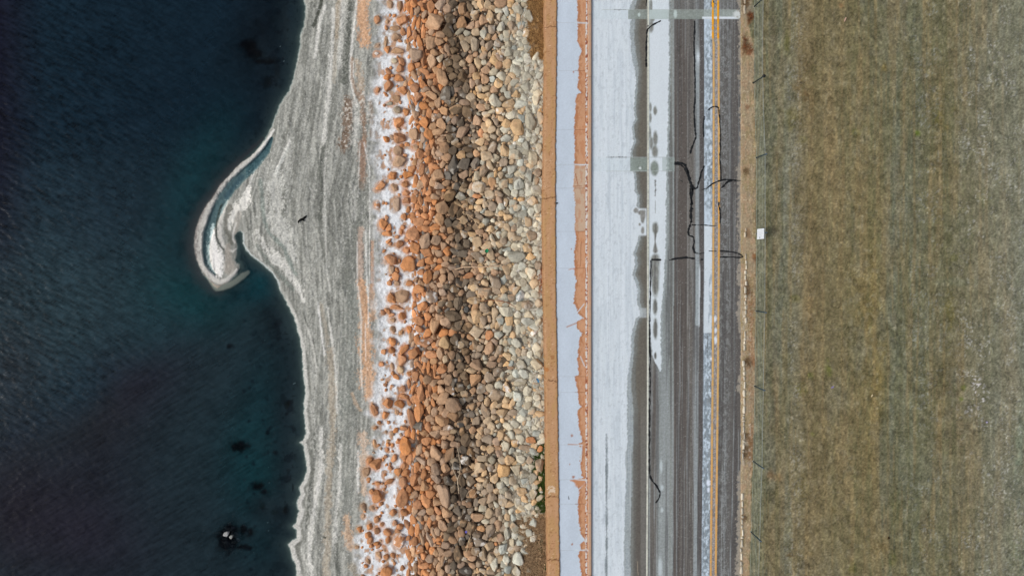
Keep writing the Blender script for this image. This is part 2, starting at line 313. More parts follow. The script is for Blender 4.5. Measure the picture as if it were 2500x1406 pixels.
# ---------------------------------------------------------------- boulders traced from the photo: x y w h colour[angle], four tiles of the pile
TILES = [(0, """400 850 105 115 o;285 200 66 85 o;505 675 90 85 o;500 765 90 85 o;530 895 105 85 o;500 1210 100 110 o;505 1350 120 110 o;530 205 118 100 o;565 1105 65 75 o;485 1080 75 75 t;515 70 55 110 b;415 50 70 90 b;370 420 38 140 b10;290 530 70 50 b-20;290 455 60 30 b-30;290 890 45 60 o;
460 290 110 60 b;475 370 110 80 b;480 505 150 70 b;525 610 60 100 o-20;560 820 60 90 b;470 980 90 80 b;385 225 40 55 b;455 600 70 60 g;405 1020 70 50 g;590 70 50 120 o5;650 40 80 90 o;815 70 75 120 o;905 60 100 110 b;1030 45 85 80 n;1125 85 80 130 b15;1205 80 75 75 n;1300 40 70 100 t;1370 50 70 80 t;1490 40 110 80 b;1600 10 60 50 y;1665 90 110 110 w;
850 225 175 150 b;1000 190 100 110 n;985 300 110 120 n;1115 215 100 120 b;1095 310 95 65 g;1200 245 85 80 b;1245 150 85 80 t;1335 200 90 110 b;1395 170 80 130 t;1330 320 80 130 w10;1410 290 70 90 n;1250 320 80 70 t;1175 330 80 60 g;1500 265 80 90 g;1605 265 90 90 n;1480 110 80 50 w;1605 190 60 60 w;1785 175 90 130 g;905 345 90 70 b;895 410 95 85 b;815 430 100 130 b;1025 410 90 90 n;1150 460 80 100 t;1240 440 85 140 t12;
1320 435 50 70 n;1385 450 80 100 n;1480 425 100 80 n;1575 440 70 60 g;665 545 120 125 b;740 590 60 140 o8;820 600 80 130 b-8;905 580 75 75 t;850 520 80 70 b;970 480 55 90 b;1040 500 80 70 n;1075 575 100 80 n;1125 625 65 65 t;1190 580 75 80 b;1245 540 60 50 b;1330 550 80 70 n;1385 535 45 60 t;1435 530 45 80 y;1485 520 40 60 t;625 670 70 85 o;750 715 90 75 o;685 645 60 50 o;865 690 70 80 b;925 765 105 170 b;985 620 100 80 n;
1000 690 80 60 n;1030 750 80 80 n;1120 755 90 110 n;1225 685 70 80 b;1350 690 90 80 b;1260 750 75 80 y;1345 780 80 100 b;1475 820 85 95 y;1160 865 75 105 n;1222 825 60 95 b;1410 780 60 60 w;810 810 60 80 b;740 830 70 100 o;820 752 110 50 o;1290 870 80 70 y;1355 875 90 70 y;1435 880 80 75 b;1080 885 80 50 b;1020 900 50 90 n;765 885 90 60 b;860 890 100 50 b35;815 940 110 80 b;960 920 95 130 n;1320 948 100 55 y;1445 990 120 125 w;
1650 925 100 75 y;1580 1020 130 85 t;880 1000 65 110 b;745 1045 100 75 o20;685 960 80 90 o;1145 1010 105 60 b;1235 1030 65 110 n;1305 1060 90 70 b;1060 1075 130 90 n;1168 1100 90 120 n;1310 1005 60 45 n;945 1095 80 90 b;795 1110 55 110 o;1355 1130 90 60 t10;1405 1095 75 45 w;1615 1140 130 80 w;1690 1105 50 45 y;1790 1200 105 160 g;1885 1165 65 130 t;1490 1090 80 65 t;1268 1180 80 100 b;1500 1165 60 60 t;850 1155 70 80 b;740 1210 90 110 o;
830 1245 80 75 b;915 1220 90 110 b;1385 1210 70 80 y;1450 1200 70 70 n;1550 1215 90 85 y;1655 1255 120 150 y;1125 1300 130 100 b-10;1010 1260 100 75 n;1410 1275 80 75 t;1300 1310 55 90 o;790 1320 90 110 o;885 1300 120 65 b;640 1320 80 100 b;1010 1345 90 85 n;1165 1380 80 70 n;1355 1330 70 70 t;1550 1360 100 70 w;1480 1300 60 75 t;920 1370 90 60 b;1700 1380 70 50 w;620 130 40 110 o;680 110 60 80 b;690 230 40 120 o;640 250 35 110 o15;655 360 45 110 o;600 320 45 110 o5;740 310 45 130 o5;700 410 50 120 o-10;755 150 60 90 b;790 40 50 60 b;720 500 60 90 o"""),
(350, """495 75 110 100 b;500 180 150 115 b;435 315 80 90 o10;315 420 110 70 o-35;450 440 80 100 b;560 400 75 80 o;570 490 80 70 o;570 565 85 70 o;285 605 55 70 o;545 720 60 80 o;350 795 95 120 o;385 885 110 55 o;410 985 45 40 o;475 600 90 140 b;510 990 80 80 o;575 1045 70 70 o;655 1020 90 130 o;630 890 120 140 o-20;420 1140 145 105 o;590 1180 160 165 o;430 1240 70 90 b;465 1300 85 90 o20;520 870 36 60 o20;480 920 50 36 o-30;
585 315 110 80 o20;630 260 90 80 o;650 40 80 90 b;580 15 60 50 o;660 185 70 90 b;710 105 75 100 o;775 100 65 60 o;780 165 70 70 o;720 260 55 120 o10;945 50 100 110 b;895 95 80 80 b;1025 70 80 90 n;1090 20 90 55 n;1175 55 100 80 n;1105 118 85 80 y;965 135 95 80 b;1030 210 100 180 n;1140 200 95 125 n25;1245 195 80 110 n;1330 262 80 120 n;1420 45 95 110 n;1365 130 130 95 t;1440 150 85 85 w;1260 100 65 70 b;1540 70 90 115 t;1525 190 80 85 n;
1600 180 60 55 t;1640 110 120 95 g;1810 150 90 135 g;1868 60 60 110 g;1745 25 70 80 g;1882 225 55 105 w;1690 190 65 75 w;1600 250 110 80 w-40;1490 250 40 40 y;890 315 110 110 b;1135 310 95 80 b;860 235 90 50 o;930 210 60 75 b;1200 290 38 80 t15;980 320 60 85 n;1050 340 60 80 n;1500 315 65 70 t;1585 320 80 55 g;1710 265 75 85 g;1785 320 75 120 g;1850 290 85 85 n;760 370 75 125 o;830 380 65 90 b;895 415 100 70 b;965 390 85 65 b;1150 410 80 70 n;
1060 420 80 70 n;1235 355 40 60 y;1525 400 90 95 g;1670 405 100 100 w;1770 420 65 70 w;1850 455 115 95 g;1460 415 45 32 y;1290 435 140 100 t;1212 430 60 90 b;785 490 65 60 o;855 525 90 65 b;1000 515 120 105 n;1105 520 100 80 g;1390 505 100 90 t;1480 495 85 75 n;1265 520 80 50 o;1640 485 80 85 w;1560 480 55 90 g-30;1210 568 75 70 n;1300 570 100 55 y-20;1810 565 100 85 t;1700 550 70 55 y;925 630 130 125 b;1035 655 95 140 n;765 590 32 110 o;850 580 50 55 o;
1145 610 65 45 t;1275 640 75 65 y;1345 605 55 65 t;1210 628 55 45 y;1500 620 65 75 w;1550 580 45 80 t;1620 590 75 70 g;1662 635 80 65 g;1870 640 85 90 g;820 690 62 62 o;755 710 75 60 o30;895 750 90 130 b;985 780 80 85 n;1135 745 85 95 t;1290 730 80 65 n;1350 770 72 70 g;1390 690 90 55 t;1420 760 45 45 w;1510 690 65 55 y;1570 730 85 65 y;690 770 110 90 o15;770 780 75 55 o;1090 805 130 75 n15;1400 840 80 70 y20;1220 895 90 60 y;1140 890 80 80 t;
1290 870 85 55 b;770 840 100 60 o;860 880 75 60 b;930 845 60 65 b;860 955 100 90 b;755 955 105 155 b;1005 925 75 70 b;1090 920 80 115 n;940 1005 65 70 b;1030 990 60 65 b;1265 970 90 105 t;1415 930 50 85 w;1480 900 58 70 w;1800 910 105 100 n;1690 1000 65 55 w;1760 1025 90 85 y;770 1070 135 70 o10;860 1030 85 45 o;890 1080 85 65 b;1040 1060 85 70 n;1125 1085 115 70 n;1170 985 80 75 n;1410 1085 85 105 t20;1270 1110 140 80 n25;1655 1110 165 105 g;
1790 1110 95 75 y;1510 1130 75 65 n;715 1170 80 75 o;800 1150 95 75 o;905 1150 65 55 o;1060 1145 95 65 n;1145 1175 60 60 t;785 1210 65 45 o;885 1220 80 50 o-20;1020 1215 85 55 b;1790 1275 105 110 w;1660 1220 90 75 w;1870 1200 80 85 n;840 1310 85 80 b;925 1330 70 90 b;780 1310 85 135 o;1010 1310 65 85 b;1180 1295 100 60 o;1290 1310 75 65 b;1440 1265 75 65 b;1440 1355 140 110 n25;1340 1370 70 75 t;1700 1360 110 80 g;600 1370 80 60 o;670 1390 90 50 o;
1070 1380 80 70 n;480 1370 60 60 b;840 1060 40 60 b;980 960 45 60 b;670 480 50 60 o;710 560 50 90 o;640 620 40 60 o;690 690 50 60 o;590 650 50 80 o"""),
(700, """530 85 150 160 b;430 110 95 115 o;480 200 150 50 o;385 240 65 75 o;440 415 60 70 b;440 320 75 60 b;530 290 80 90 o;600 415 60 80 o;435 540 70 90 o;430 620 75 70 o;330 755 50 45 o;550 615 80 130 o20;530 715 90 130 o5;515 810 70 80 t;515 450 45 65 b;430 780 40 80 b;255 1200 66 135 o-15;385 1140 120 115 o;505 1145 110 80 o20;365 1260 75 80 o25;550 1075 100 55 o;530 1000 75 75 o;480 1230 45 55 b;265 1380 55 36 o-20;545 1385 90 55 o;690 20 105 85 o;650 95 42 105 o;
730 190 95 90 o;820 100 110 110 b;930 50 80 80 b;1050 20 100 75 n;1110 60 62 65 b;1080 160 85 120 n;1000 170 80 75 n;1235 130 130 75 t-5;1340 200 100 95 n;1265 290 100 140 t-15;1345 45 140 85 n;1460 30 90 85 n;1035 285 165 100 n;780 290 75 80 o;690 330 105 85 o;700 415 85 75 o;780 450 85 75 o;860 385 115 155 b;960 350 100 110 b-30;1095 370 95 85 n;1170 395 100 90 n-20;1250 440 160 115 t;1400 160 60 65 y;1550 240 145 95 w15;1690 90 85 105 g;1770 180 130 90 n;1870 160 75 85 t;
1880 250 80 80 g;1765 340 130 70 g10;1870 345 68 70 w;1670 270 75 70 w15;1580 330 75 100 y;1660 345 68 65 w;1440 260 62 105 t;1470 375 50 90 t20;1375 390 70 50 w15;1385 475 80 90 o;1480 475 85 75 w;1560 400 80 105 g;1655 550 105 95 w;1540 540 60 80 g;1740 520 60 75 g;1830 450 85 65 t;950 545 110 125 y;1055 515 105 115 n;1108 570 75 72 t;760 550 150 90 o;815 665 105 80 o;645 645 108 108 o;905 655 72 128 b;960 710 65 80 t;1020 670 75 80 b;1095 690 72 90 n;1155 635 80 75 n;1250 565 58 105 n;
1300 600 75 65 n;1310 530 55 50 n;1385 600 80 130 b15;1485 620 88 95 n;1280 670 68 65 n;1345 695 50 55 g;1175 710 55 80 b;1560 680 80 90 y-20;1550 755 65 50 y;1670 640 58 82 t;1730 640 65 65 t;1905 570 45 105 t;1425 700 85 50 b;1010 780 82 105 b;1105 770 88 75 n;1265 760 138 100 b10;1410 755 105 70 b-15;920 800 95 90 o;790 790 42 125 o;845 820 38 130 o8;660 880 66 105 o;600 850 55 55 o;600 940 45 95 o;640 1000 48 110 o;715 1035 75 165 o;720 900 46 95 o;1060 850 55 70 b;1140 870 85 85 n;
1210 820 95 65 t;1345 830 78 75 t;1470 830 95 85 n;1700 760 98 90 g;1850 765 125 115 w;1725 850 105 90 w;1600 790 75 45 b;985 910 85 110 b20;1040 940 72 90 n;1245 915 105 125 b;1110 980 85 75 n;1390 890 105 105 n;1480 960 85 75 w;1560 980 85 110 t;1690 935 125 80 g;1305 995 85 105 n;1225 1015 62 75 b;915 1000 75 85 b;1005 1020 85 100 b-35;850 1000 52 75 o;808 990 50 80 o;1460 1060 135 115 n20;1660 1070 85 105 w;1760 1020 85 95 w;1390 990 80 85 t;935 1090 125 110 b-15;1035 1155 155 135 b;
1190 1100 85 65 n;1120 1120 75 75 n;1300 1080 65 75 n;1365 1125 60 88 t;1550 1110 75 75 t;1612 1130 52 110 t10;1850 1085 75 72 w;915 1190 78 72 b;835 1130 44 88 o;695 1230 92 175 o-8;620 1290 75 200 o;1215 1170 75 75 n;1340 1210 72 160 n-30;1035 1275 125 105 b;925 1310 125 105 b;1190 1250 105 72 n;1260 1310 72 95 n20;1105 1340 72 65 n;1100 1240 58 78 n;1485 1160 78 45 t;1430 1280 58 55 t;1510 1240 110 85 t;1885 1240 85 75 t-30;1570 1370 105 75 w;1330 1350 58 58 n;790 1200 45 95 b;680 1360 95 80 n;980 1380 105 60 b-20;1480 1360 58 55 w"""),
(1050, """275 335 140 115 o-25;205 295 60 85 o25;180 400 75 100 b;285 645 110 135 o20;450 270 66 88 o;490 410 88 88 o;530 665 112 165 o;540 350 55 88 o10;440 805 88 75 o;455 905 58 58 o;550 800 85 75 o;215 940 68 75 o;110 970 55 66 o;285 985 58 68 o;215 1075 62 76 o;280 870 55 76 o;330 920 48 48 o;385 1000 90 75 o30;390 1070 55 85 o;400 503 118 55 o-15;290 520 66 42 o20;155 750 80 85 b;240 760 55 50 b;150 840 40 40 b;300 1225 55 95 b;195 1280 44 75 b;375 1240 55 65 o;
440 1230 55 75 o;500 1085 115 165 o;485 980 65 55 o;375 1380 130 115 o;360 1160 36 80 b-30;430 145 38 46 o;385 190 32 46 o;265 135 44 105 b-15;430 30 50 55 b;345 285 28 42 o;415 370 42 45 o;90 1140 55 46 b;320 1085 36 36 b;560 150 105 175 o;540 245 66 95 o;635 100 85 55 o;770 105 95 78 o;745 30 85 65 b;860 40 108 88 b;950 20 105 55 b;1010 70 75 78 b;860 220 105 155 b;1000 230 88 148 b15;950 135 75 85 b;890 105 46 46 o;1155 90 95 125 n;1052 210 52 105 n;1120 180 95 80 n;1205 220 80 98 n;
1290 120 72 88 n;1365 90 108 95 n;1455 105 78 85 b;1495 45 66 105 t;1400 185 85 88 t;1330 170 62 58 t;1320 275 108 66 t-10;1490 225 85 66 b;1545 150 78 98 g;1640 125 78 75 y;1795 95 98 75 o;1900 55 55 58 w;1740 170 130 66 n;1605 200 55 75 g;1885 180 55 66 o;1580 285 98 88 t;1690 275 88 85 w;1410 290 78 85 g;1475 345 66 78 t;1525 395 118 128 y;1395 360 68 75 n;1295 370 108 115 t;1635 385 98 105 w;1725 430 92 98 g25;1808 455 75 112 g30;1880 340 85 118 n;1785 290 65 78 n;720 300 108 75 b;
860 380 100 125 b-40;955 370 92 98 b;1070 350 105 75 n;1160 300 110 100 n30;650 480 82 128 o15;540 510 72 108 o;755 540 78 98 b;865 470 92 92 b;985 500 92 122 n-20;1035 565 68 88 n;1120 490 72 118 n;1205 495 88 108 n;1300 475 98 56 t;1290 545 68 68 t;1340 420 55 76 y20;1435 460 82 112 t;1395 560 75 85 n;1500 530 85 85 w;1130 620 74 138 n;945 640 110 235 b-15;1030 670 88 75 n;760 680 88 142 o-10;690 560 75 56 o20;1255 700 58 88 n;1325 690 98 85 n;1340 600 85 66 n20;1415 660 92 115 n;
1515 680 88 130 t-20;1705 605 98 88 t;1820 620 75 95 w-20;1180 725 68 58 b;880 780 58 88 o;975 800 105 105 b;1205 790 65 68 n;1265 850 118 82 b;1140 790 48 72 n;1350 890 85 52 w;1540 795 58 66 g;1605 790 66 62 w;1680 790 75 46 y;925 930 75 128 b-30;1130 910 66 75 n;800 900 52 115 o;1205 960 85 125 n15;1305 960 78 62 b20;1270 1020 98 75 n;1400 980 92 128 n;1350 1040 66 66 n;1635 950 75 132 g-20;1805 900 88 92 g;1710 940 58 55 w;1775 1000 66 78 w;1705 1045 78 52 g;1560 1010 58 125 g;
1120 1080 75 85 n;1295 1100 142 85 n25;1385 1130 92 88 t;1450 1110 36 38 o;1445 1060 66 50 t;1250 1180 85 85 n;1325 1220 85 105 t15;1520 1160 85 108 w;1612 1100 62 98 w-20;1660 1260 112 128 w-30;1220 1250 88 62 b;1220 1325 78 72 b;1285 1310 66 66 n;1440 1315 88 128 w-20;1550 1265 66 92 w-20;1400 1250 72 98 t;1530 1315 90 66 g30;1650 1375 80 105 g;1080 1210 82 175 n;645 1080 72 85 o;700 1165 88 76 o;1150 1375 118 78 n;800 1070 46 155 b-25;840 1010 40 110 b-25;1070 1030 46 105 b;600 650 46 90 o-10;640 400 44 110 o;700 860 66 60 b;960 1120 80 60 b;860 1200 60 70 b;740 1230 60 66 o;930 1280 50 110 b;890 1330 50 100 b;980 1350 60 80 b""")]
PALR = {'o': (178,127,89), 'b': (163,134,108), 'n': (116,101,84), 't': (174,152,124), 'y': (188,158,120), 'g': (162,157,141), 'w': (182,176,158)}
ROCKS = []
import re
for v0, s in TILES:
    for r in s.replace('\n', '').split(';'):
        f = r.split()
        if len(f) < 5: continue
        x, y, w_, h_ = map(float, f[:4]); c = f[4][0]; a = float(f[4][1:] or 0)
        if a == 0 and c: a = float(rng.uniform(-12, 12))
        ROCKS.append([850+x/4.018, v0+y/4.018, w_/4.018, h_/4.018, a, c, 1])
# drop double traced stones
keep = []
for r in sorted(ROCKS, key=lambda r: -r[2]*r[3]):
    if all(np.hypot(r[0]-k[0], r[1]-k[1]) > .36*(math.sqrt(r[2]*r[3])+math.sqrt(k[2]*k[3]))*.9 for k in keep[-900:]): keep.append(r)
ROCKS = keep
# ---------------------------------------------------------------- smaller stones filling the gaps
OU, OV = 850, -420
occ = np.zeros((2260, 500), bool)
def ell(u, v, w_, h_, a, k=1.):
    R_ = max(w_, h_)/2*k+1; i0, i1 = int(max(0, v-OV-R_)), int(min(occ.shape[0], v-OV+R_+1)); j0, j1 = int(max(0, u-OU-R_)), int(min(occ.shape[1], u-OU+R_+1))
    if i0 >= i1 or j0 >= j1: return None
    yy, xx = np.mgrid[i0:i1, j0:j1]; x = xx+OU-u; y = yy+OV-v; t = math.radians(a)
    X_ = x*math.cos(t)+y*math.sin(t); Y_ = -x*math.sin(t)+y*math.cos(t)
    return (slice(i0, i1), slice(j0, j1)), (X_/(w_/2*k))**2+(Y_/(h_/2*k))**2 < 1
for r in ROCKS:
    q = ell(*r[:5], .95)
    if q: occ[q[0]] |= q[1]
FILL = []
def pickc(u, v):
    k = rng.random(); u = u+rng.normal()*9
    if u < 1075: return 'o' if k < .8-.5*np.clip((u-1020)/60, 0, 1) else 'b'
    if u < 1100: return 'b' if k < .7 else ('n' if k < .9 else 'o')
    if u < 1160: return 'n' if k < .62 else ('b' if k < .82 else 't')
    if u < 1225: return 't' if k < .35 else ('n' if k < .58 else ('b' if k < .75 else ('y' if k < .82 else 'g')))
    if u < 1260: return 'g' if k < .35 else ('w' if k < .55 else ('t' if k < .86 else ('y' if k < .91 else 'n')))
    return 'g' if k < .45 else ('w' if k < .84 else ('t' if k < .97 else 'y'))
for D, ntry in ((40,260),(32,700),(26,1300),(21,2600),(17,4500),(13.5,9000),(10.5,15000),(8.2,20000),(6.4,20000),(5.2,26000)):
    for _ in range(ntry):
        u = rng.uniform(880, 1334); v = rng.uniform(-400, 1820); e_ = edgeL(v)
        if D < 10 and (v < -60 or v > 1470): continue
        inside = -30 < v < 1430
        if inside and D > 22: continue
        if u < e_-4:
            lim = np.interp(v, [0,300,1000,1100,1300,1400], [945,935,930,905,875,870])
            if u < lim or D > 17 or rng.random() > (.03 if v < 1080 else .04): continue
        elif u > 1235 and D > 24: continue
        if u > 1288 and (-60 < v < 138): continue
        if u > 1318-(v-1200)*.22+rng.normal()*5 and v > 1225 and v < 1500: continue
        if u > wl(v)-D*.5: continue
        if D < 6 and u < 1180: continue
        asp = rng.uniform(.62, 1.); a = rng.uniform(-90, 90)
        if e_-10 < u < e_+45 and rng.random() < .7: asp = rng.uniform(.35, .6); a = rng.uniform(-18, 18)
        w_, h_ = D*asp**.6, D/asp**.4
        q = ell(u, v, w_, h_, a, .96)
        if q is None: continue
        m_ = q[1]
        if (occ[q[0]] & m_).sum() > .22*m_.sum(): continue
        occ[q[0]] |= m_
        FILL.append([u, v, w_*1.08, h_*1.08, a, pickc(u, v), 0])
for r in ROCKS:
    if r[0] < edgeL(r[1])+4 and r[2]*r[3] > 40:
        k = rng.uniform(.95, 1.2); BEACH.blob(r[0]-rng.uniform(-1, 2), r[1]+rng.uniform(-1, 2), r[2]/2*k+2, r[3]/2*k+2, A(*rng.choice([(176,136,104), (168,140,116), (184,130,92), (160,142,122)])), .7, .3, .35, .16, r[4])
m_beach = mat_col('gravel_beach', .16, 22, .95, .35, 25, .1)
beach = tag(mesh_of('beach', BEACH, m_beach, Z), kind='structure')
# ---------------------------------------------------------------- water
p = Paint(ax(-60, 800, 3, -40000, 804, 1.3), ax(-60, 1466, 3, -30000, 30000, 1.3)); U, V = np.clip(p.U, -3000, 3000), np.clip(p.V, -3000, 4500)
p.fill(A(22,42,58)); s_ = shore(U, V)
p.mix(sm(300, 700, V+U*.1)*(1-sm(800, 1300, V+U*.3)), A(44,66,78))
p.mix(sm(130, -30, U)*.8*(1-sm(500, 800, V)), A(28,26,44))
def soft(u, v, ru, rv, ang=0):
    a = math.radians(ang); x = (U-u)*math.cos(a)+(V-v)*math.sin(a); y = -(U-u)*math.sin(a)+(V-v)*math.cos(a)
    return np.exp(-((x/ru)**2+(y/rv)**2))
# edge of the darker bed: runs from the inner bay down-left
dist = (U*.62+V*.78)-(680*.62+700*.78)+(fbm(U/40, V/40, 61, 3)-.5)*30
de = V-np.interp(U, [-100,0,200,330,420,520,600,690], [1190,1120,1000,900,830,780,745,725])
p.mix(sm(-22, 26, de+(fbm(U/30, V/30, 62, 3)-.5)*24)*.85, A(36,54,64))
for b, c, a in (((330,930,90,170,50), (40,32,50), .6), ((250,1100,120,160,45), (32,34,46), .5), ((200,1300,200,160,30), (40,34,50), .65), ((20,1250,120,200,0), (40,32,46), .55), ((240,1010,70,90,50), (38,38,42), .4),
    ((20,900,90,150,0), (42,40,50), .4), ((465,480,65,190,25), (26,78,90), .65), ((520,580,90,180,10), (24,74,86), .5), ((480,720,100,70,0), (24,86,96), .8), ((640,690,40,38,0), (8,84,100), .95), ((590,720,60,20,-10), (14,66,80), .7),
    ((640,970,55,120,5), (26,64,76), .5), ((610,1080,70,90,20), (20,64,74), .6), ((600,1200,60,90,0), (24,64,76), .55), ((640,1160,60,50,0), (20,68,78), .5), ((640,1330,60,60,0), (20,58,70), .5), ((380,800,110,70,-40), (38,66,78), .6), ((200,950,80,60,-45), (36,60,76), .6),
    ((250,520,200,130,0), (32,50,66), .5), ((640,100,70,130,0), (22,32,42), .8), ((560,160,60,60,0), (20,36,48), .5)):
    p.mix(soft(*b)*a, A(*c))
th = math.radians(np.nan_to_num(28)); 
xr = U*math.cos(th)+V*math.sin(th); yr = -U*math.sin(th)+V*math.cos(th)
st = fbm(xr/16, yr/3.6, 63, 4); st2 = fbm((U*.5+V*.85)/4.5, (-U*.85+V*.5)/30, 64, 4)
lower = sm(-60, 60, de)
k = (st-.5)*(1-lower)*1.5*(.45+.8*sm(500, 100, U))+(st2-.5)*(.35+.45*lower)*1.1+(fbm(U/60, V/60, 65, 3)-.5)*.35+(vn(U/3.1, V/3.1, 66)-.5)*.3
p.col *= np.clip(1+k, .35, 2)[:, None]*np.array([.64,.59,.54])  # streaks in the water colour stand for light and dark on the ripples
Wp = Paint.__new__(Paint); Wp.U, Wp.V, Wp.col = U, V, p.col
for b in [(556,1305,22,18),(552,1325,20,24),(566,1290,14,12),(608,113,18,13),(622,132,18,10),(650,152,24,5),(585,1088,20,12),(632,1188,11,8),(645,1200,7,5),(596,1292,8,10),(612,1298,9,8),(600,1335,22,6),(697,1245,4,8),(703,985,5,7),(700,1012,3,5),(690,1180,4,4),(560,845,9,8),(672,1105,6,6),(655,1055,5,5),(697,60,10,40),(676,180,8,24)]: Wp.blob(*b, A(8,9,14), .88, .5, .8, .1)
for _ in range(110): Wp.blob(rng.uniform(590, 735), rng.uniform(780, 1404), rng.uniform(1.5, 4.5), rng.uniform(1.5, 5), A(10,18,26), .7, .6, .5, .2)
p.col = Wp.col
wr = np.where(s_ < 0, .0, 0)+(fbm(xr/22, yr/6, 67, 3)-.5)*.03+(fbm(U/9, V/9, 68, 2)-.5)*.012
zb = ground_z(U, V, s_)
rockhole = soft(560,1312,30,32)*.0
for b in [(700,1000,30,60),(700,1150,26,60),(640,1240,40,30),(605,115,26,20),(630,140,34,14),(690,60,20,80),(690,800,30,40),(655,200,18,20),(585,1090,28,18),(560,1310,34,40),(630,1185,18,12),(600,1300,26,20)]: rockhole = np.maximum(rockhole, soft(*b))
alpha = np.clip(1-np.exp(np.minimum(zb, 0)*3.2), 0, .98)*(1-.62*np.clip(rockhole, 0, 1))
m = bpy.data.materials.new('sea_water'); m.use_nodes = True; n = m.node_tree; b = n.nodes['Principled BSDF']
b.inputs['Roughness'].default_value = .14; b.inputs['IOR'].default_value = 1.33; b.inputs['Specular IOR Level'].default_value = .05
a1 = n.nodes.new('ShaderNodeAttribute'); a1.attribute_name = 'Col'; n.links.new(a1.outputs['Color'], b.inputs['Base Color'])
a2 = n.nodes.new('ShaderNodeAttribute'); a2.attribute_name = 'turbid'
tr = n.nodes.new('ShaderNodeBsdfTransparent'); tr.inputs[0].default_value = (.78, .88, .9, 1)
mx = n.nodes.new('ShaderNodeMixShader'); n.links.new(a2.outputs['Fac'], mx.inputs[0]); n.links.new(tr.outputs[0], mx.inputs[1]); n.links.new(b.outputs[0], mx.inputs[2])
tc = n.nodes.new('ShaderNodeTexCoord'); mp = n.nodes.new('ShaderNodeMapping'); mp.inputs['Rotation'].default_value = (0, 0, math.radians(28)); mp.inputs['Scale'].default_value = (1.4, 5, 1)
no = n.nodes.new('ShaderNodeTexNoise'); no.inputs['Scale'].default_value = 1.6; no.inputs['Detail'].default_value = 6
bu = n.nodes.new('ShaderNodeBump'); bu.inputs['Strength'].default_value = .35; bu.inputs['Distance'].default_value = .05
n.links.new(tc.outputs['Object'], mp.inputs[0]); n.links.new(mp.outputs[0], no.inputs['Vector']); n.links.new(no.outputs[0], bu.inputs['Height']); n.links.new(bu.outputs[0], b.inputs['Normal'])
n.links.new(mx.outputs[0], n.nodes['Material Output'].inputs[0])
W = P(U, V, wr*np.clip(-s_/60, 0, 1)); far = (p.U < -3000) | (abs(p.V) > 4500) | (p.V < -3000)
W[:, 0] = np.where(p.U < -3000, W[:, 0]+(p.U+3000)*.03, W[:, 0]); W[:, 1] = np.where(p.V > 4500, W[:, 1]-(p.V-4500)*.03, np.where(p.V < -3000, W[:, 1]-(p.V+3000)*.03, W[:, 1]))
water = tag(mk('water', W, quads(p.nu, p.nv), m, p.col, attrs={'turbid': alpha}), kind='structure')
# ---------------------------------------------------------------- pavement
ZP, ZR, ZW = 2.30, 2.2, 2.35
VS = [-30, 1436]
SNOW = A(186,196,204)
def shiftv(v): return np.interp(v, [0,350,700,1050,1404], [0,.5,0,-3,-7])
p = Paint(np.unique(np.concatenate([np.arange(1352, 1437, 1.5), [1436.5]])), ax(-30, 1436, 1.6, -2600, 4000, 1.3)); U, V = p.U, p.V
p.fill(A(178,189,201))
uB = np.interp(V, [-200,0,20,50,100,125,138,150,200,215,227,232,300,310,350,400,465,478,504,529,565,580,619,655,670,683,708,738,751,764,777,785,800,813,828,879,915,918,956,982,992,1002,1046,1077,1084,1097,1123,1161,1166,1171,1178,1187,1200,1238,1276,1302,1317,1327,1340,1353,1404,1500],
  [1408,1408,1410,1411,1410,1420,1414,1413,1412,1410,1419,1407,1403,1402,1403,1403,1400,1402,1405,1404,1404,1407,1402,1403,1403,1407,1404,1400,1407,1411,1423,1408,1407,1421,1415,1410,1413,1404,1410,1413,1419,1410,1414,1423,1412,1421,1416,1420,1427,1396,1405,1411,1414,1411,1414,1418,1428,1416,1417,1413,1420,1415])
e = U-uB-(fbm(U/3, V/3, 71, 3)-.5)*7
OR1 = A(182,138,106)
slab = ((V > 402) & (V < 564)).astype(float)
p.mix(sm(-1.2, 1.2, e), OR1)
p.mix(sm(-1.2, 1.2, e)*slab, A(176,152,130))
p.mix(sm(-1, 1, e)*(1-sm(2, 9, e+(fbm(U/4, V/8, 72, 3)-.5)*16))*(1-slab*.8), A(160,112,80))
p.mix(sm(0, 1, e)*(fbm(U/5, V/12, 73, 3) > .57)*.4, A(168,108,72))
for v0, u1 in ((57,1436),(403,1436),(1086,1421),(1171,1430),(1343,1440)): p.line([(1360,v0),(1404,v0-1)],.9,A(158,165,172),.5,.4,.2); p.line([(1404,v0-1),(u1,v0)],1.5,SNOW,.85,.4,.2)
for v0 in (173,317,460,565,655,919,957,1230): p.line([(1360,v0),(1404,v0)],.9,A(150,158,166),.4,.4,.2); p.line([(1404,v0),(1430,v0)],.9,A(120,74,46),.6,.4,.2)
p.line([(1384,798),(1396,793),(1406,789)],1.6,A(160,112,84),.7,.6,.2); p.line([(1426,742),(1410,762)],1.2,SNOW,.8); p.line([(1412,770),(1424,777)],1.4,SNOW,.8)
p.line([(1417,870),(1427,893)],1.2,SNOW,.8); p.line([(1387,1084),(1410,1085)],1.2,A(164,116,88),.7); p.line([(1420,1090),(1418,1125)],1.8,SNOW,.8); p.line([(1432,1175),(1412,1195)],1.2,SNOW,.7)
p.line([(1392,1172,1),(1404,1174,4),(1412,1180,8),(1424,1180,6)],4,A(176,124,90),.8,.5,.3); p.line([(1416,1305),(1432,1325)],1.8,SNOW,.8); p.line([(1389,658),(1404,655)],1,A(176,110,84),.8)
p.line([(1419,590),(1417,650)],.8,A(120,74,46),.7); p.line([(1400,455),(1420,455)],1,A(130,74,40),.8); p.line([(1405,425),(1411,452)],1.2,A(140,82,48),.8); p.line([(1415,458),(1420,475)],.8,A(150,110,80),.6)
